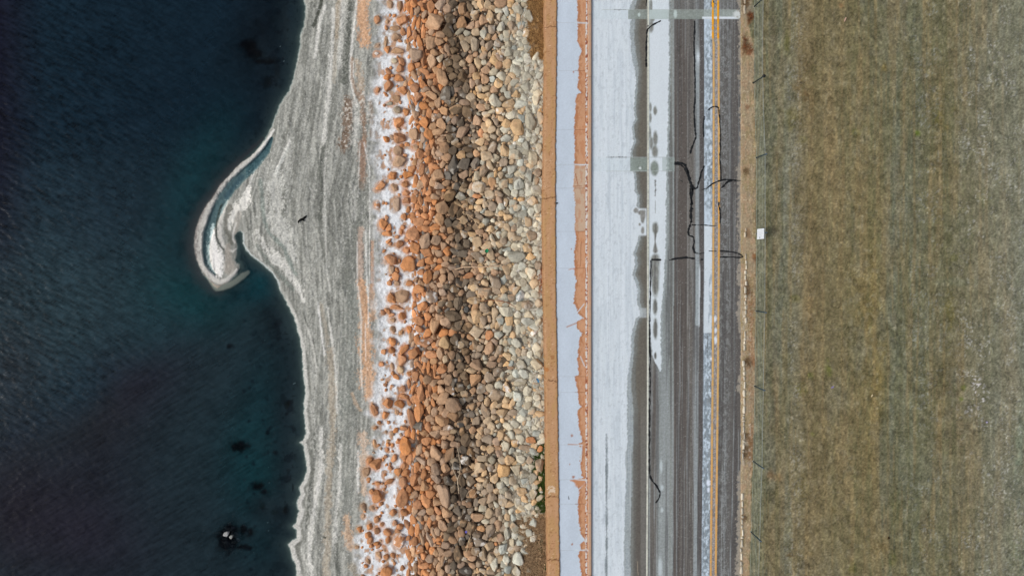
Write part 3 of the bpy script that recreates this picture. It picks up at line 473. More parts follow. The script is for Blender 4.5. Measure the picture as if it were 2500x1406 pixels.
for (u0,v0,r) in ((1400,177,2),(1396,1063,3),(1400,1164,3),(1391,1133,1.5),(1397,1328,2),(1395,608,1.5)): p.blob(u0,v0,r,r*1.3,A(150,104,84),.9,.5,.6,.4)
p.line([(1388,1211),(1389,1218)],.9,A(24,30,36),.9)
# broken white line along the kerb
u0 = 1432+shiftv(V)*.1
rag = fbm(U/3, V/5, 74, 3); cont = sm(.35, .5, vn(U*0, V/60, 75)+.0)
p.mix((abs(U-u0) < 2.3+.9*(rag-.5))*(rag > .36+.12*cont)*(V > 60)*.95, A(196,194,190)); p.mix((abs(U-u0) < 1.3)*(V <= 60)*.9, A(196,198,198))
p.mix((abs(U-u0) < 3)*(fbm(U/2.5, V/4, 76, 2) > .62)*.9, A(128,62,36))
p.col *= (1+(fbm(U/2.5, V/2.5, 77, 3)-.5)[:, None]*.16+(fbm(U/25, V/50, 78, 3)-.5)[:, None]*.12)
m_conc = mat_col('concrete', .07, 20, .9, .15, 30, .2)
m_road = mat_col('asphalt', .1, 30, .85, .3, 40, .25)
mesh_p = tag(mesh_of('pavement', p, m_conc, ZP+0*U+(fbm(U/30, V/30, 79, 2)-.5)*.01), kind='structure')
def strip(name, ul, ur, z, mat, paintf, vs, drop=.3, nu=8, chip=0., seed=1, **k):
    """a long low block between two photo curves ul(v), ur(v): top at z, sides down by drop"""
    t = np.linspace(0, 1, nu); VV = np.repeat(vs, nu+2); n = len(vs)
    L = ul(vs)+(fbm(vs/5, vs*0, seed, 3)-.5)*2*chip; R = ur(vs)+(fbm(vs/5, vs*0+9, seed+1, 3)-.5)*2*chip
    Uc = np.concatenate([L[:, None], L[:, None]*(1-t)+R[:, None]*t, R[:, None]], 1)
    Zc = np.full(Uc.shape, z); top = P(Uc, np.repeat(vs[:, None], nu+2, 1), Zc)
    top[:, 0, 2] -= drop; top[:, -1, 2] -= drop; top[:, 1, 2] -= .012; top[:, -2, 2] -= .012
    col = paintf(Uc.ravel(), VV, (Uc.ravel()-np.repeat(L, nu+2))/np.repeat(R-L, nu+2))
    return mk(name, top.reshape(-1, 3), quads(nu+2, n), mat, col, **k)
def mixc(c, m, x): m = np.clip(m, 0, 1)[:, None]; return c*(1-m)+np.asarray(x)*m
vsl = ax(-30, 1436, 2, -2600, 4000, 1.3)
def wallcol(u, v, t):
    c = np.tile(A(174,134,98), (len(u), 1)); f = fbm(u/10, v/40, 81, 4); g = fbm(u/3, v/3, 82, 3)
    c = mixc(c, sm(.5, .64, f)*.7, A(172,136,92)); c = mixc(c, sm(.46, .34, f)*.6, A(180,142,108))
    c = mixc(c, sm(.66, .72, g)*.6, A(120,78,44)); c = mixc(c, (vn(u/1.6, v/1.6, 83) > .955)*.6, A(214,190,160))
    for v0 in (483, 66, 1212, 1366):
        c = mixc(c, (abs(v-v0-(fbm(u/6, v*0, 84, 2)-.5)*6) < 1.3)*.8, A(96,60,34))
    c = mixc(c, (abs(v-np.interp(u, [1338,1344,1350,1361], [926,930,928,933])) < 1.6)*(u > 1338)*.8, A(90,56,34))
    c = mixc(c, (abs(u-1349-(v-870)*.1) < 5)*(abs(v-872) < 5)*.5, A(130,80,40)); c = mixc(c, (np.hypot(u-1334, v-902) < 6)*.6, A(160,92,30))
    c = mixc(c, (np.hypot((u-1346)/10, (v-1196)/12) < 1)*(g > .5)*.6, A(214,200,180))
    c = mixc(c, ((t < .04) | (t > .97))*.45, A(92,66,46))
    return c*(1+(g-.5)[:, None]*.2)
wall = strip('sea_wall', wl, wrt, ZW, m_conc, wallcol, vsl, 1.4, 12, 1.4, 5)
tag(wall, 'long low sea wall of rough orange brown concrete between boulders and pavement', 'wall')
def kcol(u, v, t):
    c = np.tile(A(170,142,120), (len(u), 1)); c = mixc(c, (t > .9)*.7, A(128,112,98)); c = mixc(c, (fbm(u/4, v/9, 86, 3) > .6)*.4, A(188,140,112))
    c = mixc(c, (abs((v+40) % 152-76) < 1)*.5, A(110,80,60)); return c*(1+(fbm(u/2, v/3, 87, 3)-.5)[:, None]*.12)
kerb = tag(strip('kerb', lambda v: 1436.4+0*v, lambda v: 1444.3+0*v, ZP+.012, m_conc, kcol, vsl, .2, 6), kind='structure')
# ---------------------------------------------------------------- road
p = Paint(np.arange(1440, 1830.5, 1.6), ax(-30, 1436, 1.6, -2600, 4000, 1.3)); U, V = p.U, p.V
d = shiftv(V)*np.clip((U-1560)/170, 0, 1.1); X = U-d
ns = fbm(U/2.4, V/2.4, 101, 2); nl = fbm(U/3.2, V/160, 102, 4); nm = fbm(U/9, V/14, 103, 4); nw = vn(U/1.7, V/1.7, 104)
ASPH = A(86,82,78)
p.fill(ASPH)
snow_col = A(194,203,209)
snow = lambda m: p.mix(m, snow_col)
edge = np.interp(V, [-1500,0,20,50,80,127,155,170,200,240,265,290,310,335,350,361,376,414,427,465,478,504,512,570,578,606,619,644,670,683,708,738,758,769,777,802,828,859,905,943,956,1007,1058,1071,1110,1174,1225,1276,1353,1404,3000],
 [1546,1546,1538,1541,1538,1542,1546,1551,1553,1550,1548,1550,1543,1546,1548,1542,1539,1542,1548,1550,1556,1554,1560,1558,1559,1552,1547,1552,1543,1550,1557,1556,1562,1564,1553,1545,1541,1541,1535,1531,1531,1532,1532,1533,1528,1529,1527,1525,1524,1525,1530])
e1 = X-edge-(fbm(U/4, V/5, 105, 4)-.5)*6
left = (X < 1582)
p.mix(left*(1-sm(-1, 1, e1)), snow_col)
fr = np.interp(V, [0,150,200,900,1000,1404], [14,14,6,10,20,20])
p.mix(left*sm(-1, 1, e1)*(1-sm(fr*.6, fr, e1)), A(142,150,152)); p.mix(left*sm(fr*.6, fr*.9, e1)*(1-sm(fr, fr+14, e1))*.7, A(116,120,116))
p.mix(left*sm(fr+2, fr+10, e1)*(X > 1552)*.6*(1-.5*sm(1000, 1200, V)), A(100,96,86))
p.mix(left*(X > 1546)*(X < 1564)*sm(960, 1060, V)*.5, A(84,80,76)); p.mix(left*(X > 1564)*sm(900, 1100, V)*.25, A(130,132,130))
# snow streaks along travel
p.mix((X < 1540)*sm(.52, .66, nl)*.2, A(206,214,224)); p.mix((X < 1540)*sm(.48, .36, nl)*.2, A(170,182,194))
p.mix((X < 1545)*(1-sm(-1, 1, e1))*(abs(nm-.36) < .012)*.25, A(150,158,168))
p.mix((p.col[:, 0] > .3)*(X > 1446)*sm(.5, .72, fbm(U/4.5, V/70, 190, 4))*.32, A(158,170,180)); p.mix((p.col[:, 0] > .3)*(X > 1446)*sm(.62, .7, fbm(U/5, V/9, 191, 4))*.3, A(150,160,168))
p.line([(1481,1060),(1481,1404),(1480,1500)],2.2,A(120,128,134),.75,.6,.9)
for b in ((1481,1145,3.5,18),(1481,1180,2.5,30),(1481,1270,3,16),(1481,1330,3,18),(1480,1385,3.5,24),(1481,1100,2,6)): p.blob(*b, A(112,122,126), .8, .5, .3, .3)
p.line([(1486,640),(1486,900)],.9,A(170,180,190),.6,.5,1.); p.line([(1519,360),(1519,540)],1,A(176,188,196),.5,.5,.6); p.line([(1488,380),(1488,520)],1,A(172,182,192),.5,.5,.8)
p.line([(1446,60),(1446,1404)],1.6,A(204,212,220),.6,.5,.6); p.mix((X < 1446)*(V > 0)*.5, A(150,150,150))
# gap with spots
gap = left*((V > 507)*(V < 577)) ; p.mix(gap*(X > edge-4)*sm(507, 512, V)*(1-sm(572, 578, V))*.95*(X < 1579), snow_col)
for b in ((1553,514,6,6),(1570,526,7,15),(1562,548,3,4),(1569,562,4,8),(1566,519,9,5),(1569,538,4,8),(1562,522,3,3)): p.blob(*b, A(124,124,120), .95, .35, .3, .2)
p.mix(left*(V > 752)*(V < 776)*(X > 1560)*(X < 1579)*.45, A(176,184,188))
p.mix(((X > 1578.2)&(X < 1580.2))*.5, A(150,152,148))
# lane strip right of the edge line
R = np.interp(V, [-500,0,140,350,500,600,680,740,760,800,880,895,908], [1633,1633,1634,1629,1626,1625,1621,1617,1614,1613,1615,1614.5,1613])
Lt = np.interp(V, [-500,780,820,850,865,885,898,908], [1584,1584,1588,1592,1592,1600,1608,1613])
er = X-R-(fbm(U/3.5, V/5, 106, 4)-.5)*7
strip2 = (X >= 1584)*(X < 1645)
# beneath: greys
p.mix(strip2*1., A(126,132,132)); p.mix(strip2*sm(1632, 1642, X), A(118,120,114)); p.mix((X > 1641)*(X < 1646)*.5, A(140,150,152))
p.mix(strip2*sm(820, 900, V)*(X < 1603)*.9, A(100,98,94)); p.mix(strip2*sm(880, 940, V)*np.exp(-((X-1600)/7)**2)*.9*(1-.5*sm(960, 1100, V)), A(98,92,86))
p.mix(strip2*sm(900, 1000, V)*(X > 1612)*.5, A(136,142,142)); p.mix(strip2*sm(900, 1000, V)*np.exp(-((X-1597)/5)**2)*.6, A(88,84,80))
inn = (X >= 1584)*(1-sm(-1, 1, er))*sm(-1, 1, X-Lt-(fbm(U/4, V/5, 107, 3)-.5)*3)*(V < 908)
p.mix(inn, snow_col); p.mix((X >= 1584)*sm(-1, 1, er)*(1-sm(3, 7, er))*(V < 900)*.5, A(150,160,162))
dk = A(112,112,106)
for b in ((1589,18,4,22),(1592,45,7,10),(1589,65,7,16),(1599.5,271,5,11),(1588,262,3,12),(1588,288,3,13),(1587,325,3,16),(1600,338,6,18),(1590,350,5,16),(1599,370,8,15),(1598,411,10,17),(1600,557,8,15),(1600,640,12,22),(1599,665,12,26),(1600,695,9,30),(1599.5,749,6,20),(1600,802,6,26),(1600,868,3.5,9)): p.blob(*b, A(136,142,140), .9, .3, .12, .2); p.blob(b[0], b[1], b[2]*.72, b[3]*.8, dk, .85, .4, .12, .2)
p.line([(1600,440),(1600,480)],1.6,A(104,106,104),.8,.5,1.); p.line([(1600,565,4),(1599.5,590,1.2),(1600,612,6)],2,dk,.9,.4); p.line([(1600,490),(1600,520)],1,A(120,120,120),.7,.5,1.)
p.blob(1598,411,9,17,A(122,134,126),.8,.4,.1)
# main asphalt streaks
ml = (X > 1645)*(X < 1720)
p.mix(ml*(X < 1679), A(86,81,77)); p.mix(ml*sm(1676, 1682, X)*(X < 1696)*.45, A(112,110,106)); p.mix(ml*np.exp(-((X-1679)/1.4)**2)*.45*(.5+sm(.4, .6, vn(U*0, V/70, 108))), A(140,142,140))
p.mix(ml*sm(900, 1100, V)*np.exp(-((X-1667)/3)**2)*.4, A(118,118,116)); p.mix(ml*sm(950, 1100, V)*np.exp(-((X-1646)/2)**2)*.5, A(124,120,116))
sv = sm(1696, 1699, X)*(1-sm(1706, 1709, X))
p.mix(sv*np.interp(V, [0,100,140,400,520,700,790,800,860,1000,1404], [.35,.4,.75,.5,.6,.8,.85,.45,.4,.55,.7]), A(152,162,166))
p.mix(np.exp(-((X-1708)/1.8)**2)*np.interp(V, [0,640,660,790,800], [0,0,.95,.95,0])*(V < 800), snow_col)
p.mix(np.exp(-((X-1704)/4)**2)*np.exp(-((V-140)/14)**2), snow_col)
p.mix((X > 1709)*(X < 1719)*.8, A(82,80,80))
p.mix((X > 1707)*(X < 1720)*(V > 630)*(V < 800)*sm(1708, 1712, 1714-(X-1707)*.4)*.0, snow_col)
# pale strip left of the yellow lines
ps = sm(1718, 1720, X)*(1-sm(1737, 1740, X))
mott = sm(.42, .6, nm+.25*(ns-.5))
cov = np.interp(V, [-200,0,45,60,150,260,300,420,490,550,810,815,860,1000,1404], [.35,.35,.9,.8,.6,.5,.55,.5,.65,.95,.9,.45,.4,.25,.2])
p.mix(ps, A(124,136,144)); p.mix(ps*np.clip(cov*1.1-.1+(fbm(U/4, V/8, 160, 4)-.5)*4.5*(1-cov**2), 0, 1), A(184,198,210)); p.mix(ps*(1-cov)*sm(.52, .64, fbm(U/3, V/4, 161, 4))*.8, A(104,114,124)); p.mix(ps*(X < 1722)*.35, A(176,190,204))
p.mix(ps*(V > 550)*(V < 812)*.7, snow_col)
p.mix(ps*sm(655, 680, V)*(X > 1730)*(1-sm(810, 830, V))*(mott)*.7, A(130,144,158))
p.mix((X > 1739)*(X < 1758), A(128,124,122)); p.mix((X > 1744)*(X < 1752)*(ns > .5)*.4, A(170,168,170))
for b in ((1746,778,4,8),(1747,805,3,7),(1747,830,4,10),(1736,876,3,5),(1730,1178,5,8),(1729,1195,3,6)): p.blob(*b, A(206,214,226), .9, .4, .3, .2)
# right lane
rl = (X > 1757)
p.mix(rl, A(92,91,89)); p.mix(rl*sm(.5, .66, fbm(U/6, V/9, 109, 3)+.5*(ns-.5))*(1-sm(1772, 1796, X))*.5, A(132,136,136)); p.mix(rl*sm(1780, 1795, X)*.6, A(84,80,77))
p.mix((X > 1580)*(nw > .9)*(X > 1640)*.35, A(150,150,150)); p.mix((X > 1640)*(nw < .12)*.35, A(52,48,48))
ab = (X > 1590)*(p.col[:, 0] < .27)*(1-((X > 1738)*(X < 1758)))
p.mix(ab*sm(.56, .68, fbm(X/2.6, V/300, 170, 3))*(.3+.3*sm(850, 1000, V)), A(138,144,146)); p.mix(ab*sm(.46, .36, fbm(X/4, V/260, 171, 3))*.5, A(66,64,64))
# speckled frost over the brown asphalt just above cross band
p.mix((V < 26)*(X > 1640)*.25, A(120,124,124))
# cross joints
cb = sm(24, 26, V)*(1-sm(46.5, 48, V))
p.mix(cb*(X > 1533)*.85, A(130,139,134)); p.mix(cb*(X <= 1533)*.35, A(184,198,204)); p.mix(cb*(X > 1584)*(X < 1632)*.75, A(176,190,190)); p.mix(cb*(X > 1718)*(X < 1790)*.4, A(150,160,158))
p.mix(sm(40, 43, V)*(1-sm(46, 48, V))*(X > 1715)*(X < 1800)*.9, A(204,212,220)); p.blob(1806,37,16,10,A(188,194,194),.97,.3,.2,.1); p.blob(1649,35,4,10,A(176,190,188),.9,.4,.2)
p.blob(1560,37,3,5,A(176,190,188),.9,.4,.2); p.line([(1470,24.5),(1560,24.5),(1820,25)],.8,A(150,158,152),.5,.4,.4); p.line([(1500,24.5),(1528,24.5)],1,A(70,76,80),.6,.4,.8)
cb = sm(384, 386, V)*(1-sm(418, 420, V))*(X < 1647)
p.mix(cb*(X > 1538)*(X < 1580)*.85, A(124,135,129)); p.mix(cb*(X > 1616)*.5, A(136,150,146)); p.mix(cb*(X <= 1538)*.15, A(170,190,196))
p.line([(1480,384.5),(1640,384.5)],.8,A(150,158,160),.7,.4,.5); p.line([(1486,384),(1530,384)],1,A(80,86,90),.7,.4,1.); p.line([(1480,418.5),(1640,418.5)],.8,A(160,168,168),.6,.4,.3); p.blob(1563,411,3,3,A(200,206,206),.9)
p.mix((X > 1584)*(X < 1588)*.3, A(176,188,190))
p.mix(((X > 1588)*(X < 1640)*sm(1060, 1200, V)+0)*np.exp(-((X-1612)/6)**2)*.35, A(150,158,158))
for b in ((1614,1138,3,16),(1616,1190,4,7),(1616,1245,3,6),(1612,1386,5,22),(1612,1450,5,22)): p.blob(*b, A(178,188,192), .8, .6, .3, .1)
p.line([(1556,1370),(1558,1404)],.8,A(176,160,140),.5)
# ragged right edge: dusty margin
em = np.interp(V, [-600,0,50,56,60,200,350,420,450,565,620,650,690,700,770,850,955,975,1050,1130,1180,1215,1270,1310,1350,1404,2000], [1804,1800,1805,1802,1803,1806,1808,1798,1803,1800,1806,1803,1798,1806,1798,1812,1800,1812,1814,1812,1800,1804,1797,1799,1797,1798,1800])
ee = U-em-(fbm(U/5, V/6, 110, 4)-.5)*20
p.mix(sm(-1.5, 1.5, ee), A(136,130,120)); p.mix((V < 24)*(V > -100)*sm(1806, 1808, U)*.5, A(120,124,108))
p.col *= (1+((ns-.5)*.34+(nw-.5)*.2+(nl-.5)*.1)[:, None]*np.where(p.col[:, :1] > .35, .35, 1.3))
road = tag(mesh_of('road', p, m_road, ZR+0*U+(fbm(U/40, V/60, 111, 2)-.5)*.015), kind='structure')
def ribbon(name, pts, w, c, z, mat, jit=.25, seed=1, parent=road, colf=None, thick=.012, jp=0.):
    """narrow raised band following pts (photo px)"""
    a = np.array(pts, float); L = np.concatenate([[0], np.cumsum(np.hypot(*np.diff(a, axis=0).T))]); n = max(4, int(L[-1]/1.6))
    t = np.linspace(0, L[-1], n); u = np.interp(t, L, a[:, 0]); v = np.interp(t, L, a[:, 1])
    if n > 12:
        k = np.ones(5)/5; u[2:-2] = np.convolve(u, k, 'valid'); v[2:-2] = np.convolve(v, k, 'valid')
    u = u+(fbm(t/9, t*0, seed+5, 3)-.5)*2*jp
    du = np.gradient(u); dv = np.gradient(v); q = np.hypot(du, dv)+1e-9; nx, ny = -dv/q, du/q
    hw = w/2*(1+(fbm(t/4, t*0, seed, 3)-.5)*4*jit); hw[0] *= .7; hw[-1] *= .7
    s = np.array([-1, -.6, .6, 1]); zz = np.array([0, thick, thick, 0])
    W = P(u[:, None]+nx[:, None]*hw[:, None]*s, v[:, None]+ny[:, None]*hw[:, None]*s, z+zz[None, :]+0*u[:, None])
    col = np.tile(c, (n*4, 1)) if colf is None else colf(np.repeat(u, 4), np.repeat(v, 4))
    F = quads(4, n)
    if (dv.mean()*1 < 0): F = F[:, ::-1]
    return mk(name, W.reshape(-1, 3), F, mat, col, parent)
m_tar = mat_col('tar', .2, 40, .5, .2, 40, .3); m_pnt = mat_col('road_paint', .22, 26, .75, .1, 40, .3)
def ycol(u, v):
    c = np.tile(A(190,153,96), (len(u), 1)); c = mixc(c, (v < 92+3*np.sin(u*3))*1., A(214,150,22)); k = fbm(u/2, v/7, 121, 3)
    c = mixc(c, (v > 455)*(v < 645)*(u > 1749)*.9, A(196,148,76)); c = mixc(c, sm(1000, 1150, v)*.6, A(196,148,88)); return mixc(c, sm(.56, .66, k)*.35, A(150,140,130))
for nm_, u0 in (('yellow_line', 1741.2), ('yellow_line', 1753.8)):
    vv = np.concatenate([[-2600], np.arange(-30, 1440, 20), [4000]]); dx = np.interp(vv, [0,90,100,350,700,900,1050,1404], [-.8,-.8,1.2,1.2,0,-1,-2.5,-6])
    if u0 > 1750: dx = np.interp(vv, [0,90,100,350,570,700,900,1050,1404], [-.6,-.6,.6,1.2,1.5,.6,-.8,-2.5,-6.5])
    o = ribbon(nm_, list(zip(u0+dx, vv)), 5.0, None, ZR+.012, m_pnt, .12, int(u0), colf=ycol, thick=.003)
def wcol(u, v):
    c = np.tile(A(196,198,186), (len(u), 1)); return mixc(c, (fbm(u, v/12, 122, 3) > .6)*.4, A(150,152,146))
for a, b in ((-2600, 62), (66, 4000)):
    vv = np.arange(max(a, -200), min(b, 1700), 20.); vv = np.concatenate([[a], vv[1:], [b]])
    ribbon('edge_line', [(1582+np.interp(v, [0,60,900,1404], [.6,.6,-.2,-2.6]), v) for v in vv], 3.4, None, ZR+.012, m_pnt, .12, 9, colf=wcol, thick=.003)
TAR = [([(1580.4,72),(1579,90),(1577,128),(1577.5,150),(1578,164)],4),([(1580,73),(1587,66),(1594,61),(1604,56),(1614,51)],3),([(1578.5,-60),(1578,0),(1578,15)],2.2),
 ([(1695.6,51),(1694.4,102),(1696.4,179),(1697,230),(1694,274),(1696.4,307),(1699,335)],3.4),([(1699,335),(1694,347),(1690.5,358),(1687,366),(1685.4,376)],3.6),
 ([(1720,284),(1717,300),(1716,315),(1718.7,335)],2.6),([(1729,270),(1732,266),(1735,264),(1741,261.5),(1747,260),(1752,262),(1754.5,266),(1756,280),(1757,294),(1759,333),(1758.4,363),(1757,388),(1759,410),(1759.6,440)],2.8),
 ([(1645.7,397),(1655,398),(1666,399),(1672,403),(1676,412),(1680,424)],5),([(1646,401),(1662,402),(1670,410),(1675,420)],3),([(1677,416),(1680,430),(1686,447),(1690,458),(1692,466)],7),([(1692,460),(1689,474),(1687,500),(1687,544)],5.5),([(1685,460),(1686,480),(1690,500)],4),
 ([(1687,540),(1683,553),(1680,562.5),(1681.6,575),(1688,577),(1694,579),(1695,588),(1692,606),(1694,614),(1698,618)],3.8),([(1698,618),(1710,619.5),(1719,616.5)],2.2),
 ([(1690,455),(1697,462),(1702,459),(1706,442),(1709.7,429),(1714,416),(1719,405)],3.6),([(1712,465),(1718,462),(1724,460)],1.8),([(1724,461),(1732,455),(1741,448),(1752,443),(1768.6,438.5),(1786,439.5),(1798,441)],3),([(1796,440.5),(1810,441.7)],1.4),
 ([(1759.7,459),(1766,455),(1770,449),(1779,442),(1788,440)],4.2),([(1754.5,493),(1755.5,504),(1757,514),(1758.6,528),(1758.4,545)],2.6),([(1688,549.7),(1700,549.5)],2.6),([(1702,550),(1720,549.7),(1734,551),(1748,552)],1.7),
 ([(1730,612.5),(1742,613.5),(1748,613)],1.8),([(1757,612.5),(1770,613.5),(1786,615),(1800,618),(1809,622),(1815,627)],2.6),([(1758,628),(1768,627.4),(1778,628),(1790,627.5),(1800,629),(1814,628)],3.2),
 ([(1589.5,634),(1600,634),(1614,634.4)],3.6),([(1634,635.5),(1645,632.5),(1658.5,630.4),(1676,628.6),(1695.6,631.7)],4),([(1710,634),(1717,633.5)],3),
 ([(1589,635),(1588.4,670),(1587.4,708)],2.4),([(1587.4,708),(1587,751),(1585.8,802)],2.6),([(1586,802),(1587,879),(1586.4,956),(1585.4,1058),(1585.6,1123),(1585.8,1155),(1588,1166),(1594,1176),(1602,1184),(1607,1192),(1610.6,1202),(1610,1212),(1607,1219),(1601,1227)],3.4),
 ([(1741,2),(1744,8)],3),([(1684,428),(1678,432)],3),([(1687,508),(1693,511)],3.4),([(1660,440),(1668,444)],1)]
for i, (pts, ww) in enumerate(TAR): ribbon('tar_seam', pts, ww*.98+.1, A(20,22,24), ZR+(.016 if ww > 2.5 else .013), m_tar, .42, 200+i, thick=.006, jp=1.3)
# ---------------------------------------------------------------- the verge: field, sand strip
p = Paint(np.unique(np.concatenate([np.arange(1800, 1880, 1.8), ax(1880, 2560, 2.6, 1880, 20000, 1.3)])), ax(-30, 1436, 2.4, -16000, 18000, 1.3)); U, V = np.clip(p.U, 0, 9000), np.clip(p.V, -5000, 6500)
p.fill(A(104,102,80))
s1 = fbm(U/26, V/260, 131, 4); s2 = fbm(U/60, V/140, 132, 4); s3 = fbm(U/14, V/16, 133, 4); s4 = fbm(U/3, V/3, 134, 3); s5 = vn(U/2.2, V/2.2, 135)
def bandm(u0, w, v0=None, vw=None):
    m = np.exp(-((U-u0+(fbm(V/120, U*0, int(u0), 2)-.5)*40)/w)**2)
    if v0 is not None: m = m*np.exp(-((V-v0)/vw)**2)
    return m
for u0, w_, c, a, v0, vw in ((1915,42,(116,116,102),.8,None,None),(1935,26,(128,128,120),.5,480,240),(1930,26,(124,126,116),.5,870,160),(1985,30,(108,94,70),.55,None,None),(1975,16,(98,80,50),.5,200,120),(2070,60,(118,108,82),.6,None,None),(2135,26,(128,110,66),.7,850,330),(2100,40,(122,104,68),.5,900,400),(2060,50,(116,104,80),.5,1150,200),
    (2185,16,(108,110,98),.7,None,None),(2230,30,(104,106,92),.6,None,None),(2290,24,(92,88,62),.5,330,200),(2310,22,(96,92,60),.6,850,150),(2380,60,(116,106,86),.6,None,None),(2320,30,(110,96,76),.5,1000,200),(2460,60,(112,108,94),.6,None,None),(2498,22,(92,102,86),.7,1250,260),(1885,14,(120,106,86),.7,1100,400),(1880,10,(118,104,84),.6,100,100),(1900,20,(126,112,92),.5,1200,250)):
    p.mix(bandm(u0, w_, v0, vw)*a, A(*(np.array(c)*(.95,.97,.94))))
p.mix(sm(.56, .72, s2)*.5, A(104,106,92)); p.mix(sm(.56, .7, s1)*.45, A(122,108,80)); p.mix(sm(.45, .3, s1)*.4, A(94,92,70))
for b in ((1922,108,8,26,A(82,84,36),.7),(1935,290,18,24,A(86,84,40),.6),(1960,340,10,10,A(78,84,40),.6),(2090,325,9,9,A(84,88,44),.7),(1985,170,7,16,A(80,84,50),.6),(1950,210,12,20,A(104,82,44),.5),(1965,235,8,14,A(104,74,40),.6),
 (2160,165,9,12,A(106,90,40),.6),(2240,326,7,7,A(92,108,40),.9),(1942,728,14,9,A(88,92,44),.7),(2023,900,8,18,A(82,96,38),.8),(1980,918,8,8,A(84,98,44),.8),(1958,950,10,14,A(86,94,40),.8),(1984,1060,7,6,A(84,94,40),.8),(1955,850,5,30,A(92,84,54),.5),(2020,885,6,10,A(82,92,40),.6),
 (2352,946,5,8,A(92,104,38),.9),(2348,974,5,5,A(92,104,40),.8),(2320,760,10,40,A(96,88,44),.6),(1975,750,10,26,A(106,86,54),.5),(1960,1200,6,40,A(92,88,54),.5),(2035,1245,7,8,A(88,76,40),.7),(1928,1355,8,6,A(92,70,38),.7),(1975,1350,10,7,A(96,80,44),.6),(2180,1365,8,14,A(84,92,40),.7),(2150,1340,20,20,A(104,86,50),.5),(2080,1390,8,16,A(84,90,42),.7),
 (2190,1250,14,40,A(90,92,60),.5),(2290,280,12,24,A(90,88,44),.6),(2329,270,8,12,A(88,80,40),.6),(2310,312,6,6,A(90,80,40),.7),(1962,1185,18,30,A(94,90,58),.4),(2055,15,6,6,A(120,74,36),.6),(1880,1160,10,16,A(112,84,56),.6),(1900,1165,8,10,A(106,78,50),.6),(2400,485,16,20,A(94,96,52),.5),(2329,630,10,10,A(92,92,50),.5),(2490,1350,22,40,A(84,104,72),.6),(2494,1080,14,90,A(92,112,90),.6),
 (2340,690,60,8,A(110,118,100),.3),(2169,1313,4,4,A(40,34,24),.9)): p.blob(*b, .7, .6, .07)
# pale, wiry patches on the right
pr = sm(2320, 2420, U)*.8+np.exp(-((U-2360)/22)**2)*.4
fi = sm(.60, .68, fbm(U/4.2, V/3.4, 136, 4))*sm(.42, .58, fbm(U/30, V/40, 137, 3))
p.mix(fi*np.clip(pr, 0, 1)*.9, A(168,168,164)); p.mix(fi*np.exp(-((U-2385)/30)**2-((V-960)/34)**2)*1.6, A(188,184,186))
p.mix(sm(.58, .66, fbm(U/4, V/4, 138, 4))*np.exp(-((U-2260)/60)**2)*(fbm(U/30, V/30, 139, 3) > .5)*.5, A(134,138,134))
p.mix(sm(.56, .64, fbm(U/3, V/3, 140, 3))*np.exp(-((U-1940)/24)**2)*sm(.4, .6, fbm(U/30, V/60, 141, 3))*.6, A(148,150,144))
p.mix(sm(2470, 2520, U)*.4, A(100,112,108))
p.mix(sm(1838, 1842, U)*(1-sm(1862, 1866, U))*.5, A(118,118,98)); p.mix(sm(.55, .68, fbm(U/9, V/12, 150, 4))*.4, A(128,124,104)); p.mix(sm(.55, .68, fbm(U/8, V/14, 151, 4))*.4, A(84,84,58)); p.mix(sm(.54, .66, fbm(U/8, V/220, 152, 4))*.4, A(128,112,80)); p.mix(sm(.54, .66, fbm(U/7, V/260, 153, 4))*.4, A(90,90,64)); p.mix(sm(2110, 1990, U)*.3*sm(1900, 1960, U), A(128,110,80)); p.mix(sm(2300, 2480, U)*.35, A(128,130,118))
p.col *= np.array([1.02,1.02,1.0])
p.col *= (1+((s4-.5)*.75+(s5-.5)*.5+(s3-.5)*.6)[:, None])
# strip of sand and grit by the road
eg = np.interp(V, [-500,0,50,90,110,350,700,1000,1130,1404,2000], [1836,1836,1826,1832,1840,1845,1845,1843,1836,1830,1820])+(fbm(U/12, V/16, 142, 3)-.5)*8
snd = 1-sm(-3, 3, U-eg)
sc = np.tile(A(146,131,107), (len(U), 1)); sc = mixc(sc, sm(.5, .62, fbm(U/8, V/30, 143, 3))*.7, A(138,124,92)); sc = mixc(sc, sm(.52, .64, fbm(U/7, V/12, 144, 3))*.6, A(158,132,106)); sc = mixc(sc, sm(0, 60, V)*0+sm(60, 20, V)*.7, A(132,122,104))
p.mix(snd, 0*p.col+sc)
p.mix(snd*(s5 > .86)*.4, A(196,186,160)); p.mix(snd*(s5 < .14)*.4, A(96,78,54))
p.mix(np.exp(-((U-1833)/8)**2)*snd*np.clip(np.interp(V, [650,700,760,1000,1080,1130,1160], [0,.5,.7,.2,.7,.6,0]), 0, 1)*(s4 > .45), A(120,82,50))
for b in ((1833,38,7,10,A(98,62,42),.95),(1829,55,5,8,A(92,58,34),.7),(1818,118,8,16,A(96,70,48),.8),(1828,128,6,8,A(116,78,54),.8),(1822,105,6,10,A(80,66,52),.7),(1814,4,3,14,A(70,50,34),.7),(1824,8,6,14,A(96,78,58),.7),(1835,22,8,10,A(130,124,108),.6),(1842,626,4,8,A(128,84,50),.8),(1826,572,6,10,A(110,84,60),.7),(1822,700,6,14,A(90,64,44),.85),(1828,712,6,6,A(96,72,52),.8),(1826,884,8,8,A(92,78,62),.8),(1824,260,5,6,A(110,80,58),.7),(1822,418,6,4,A(100,80,56),.7),(1820,1090,6,34,A(120,110,98),.6),(1832,1100,5,30,A(110,84,62),.5),(1840,880,4,16,A(128,88,56),.6)): p.blob(*b, .6, .9, .16)
ct = sm(.5, .62, fbm(U/5, V/6, 145, 3))*(U > 1812)*(U < 1834)
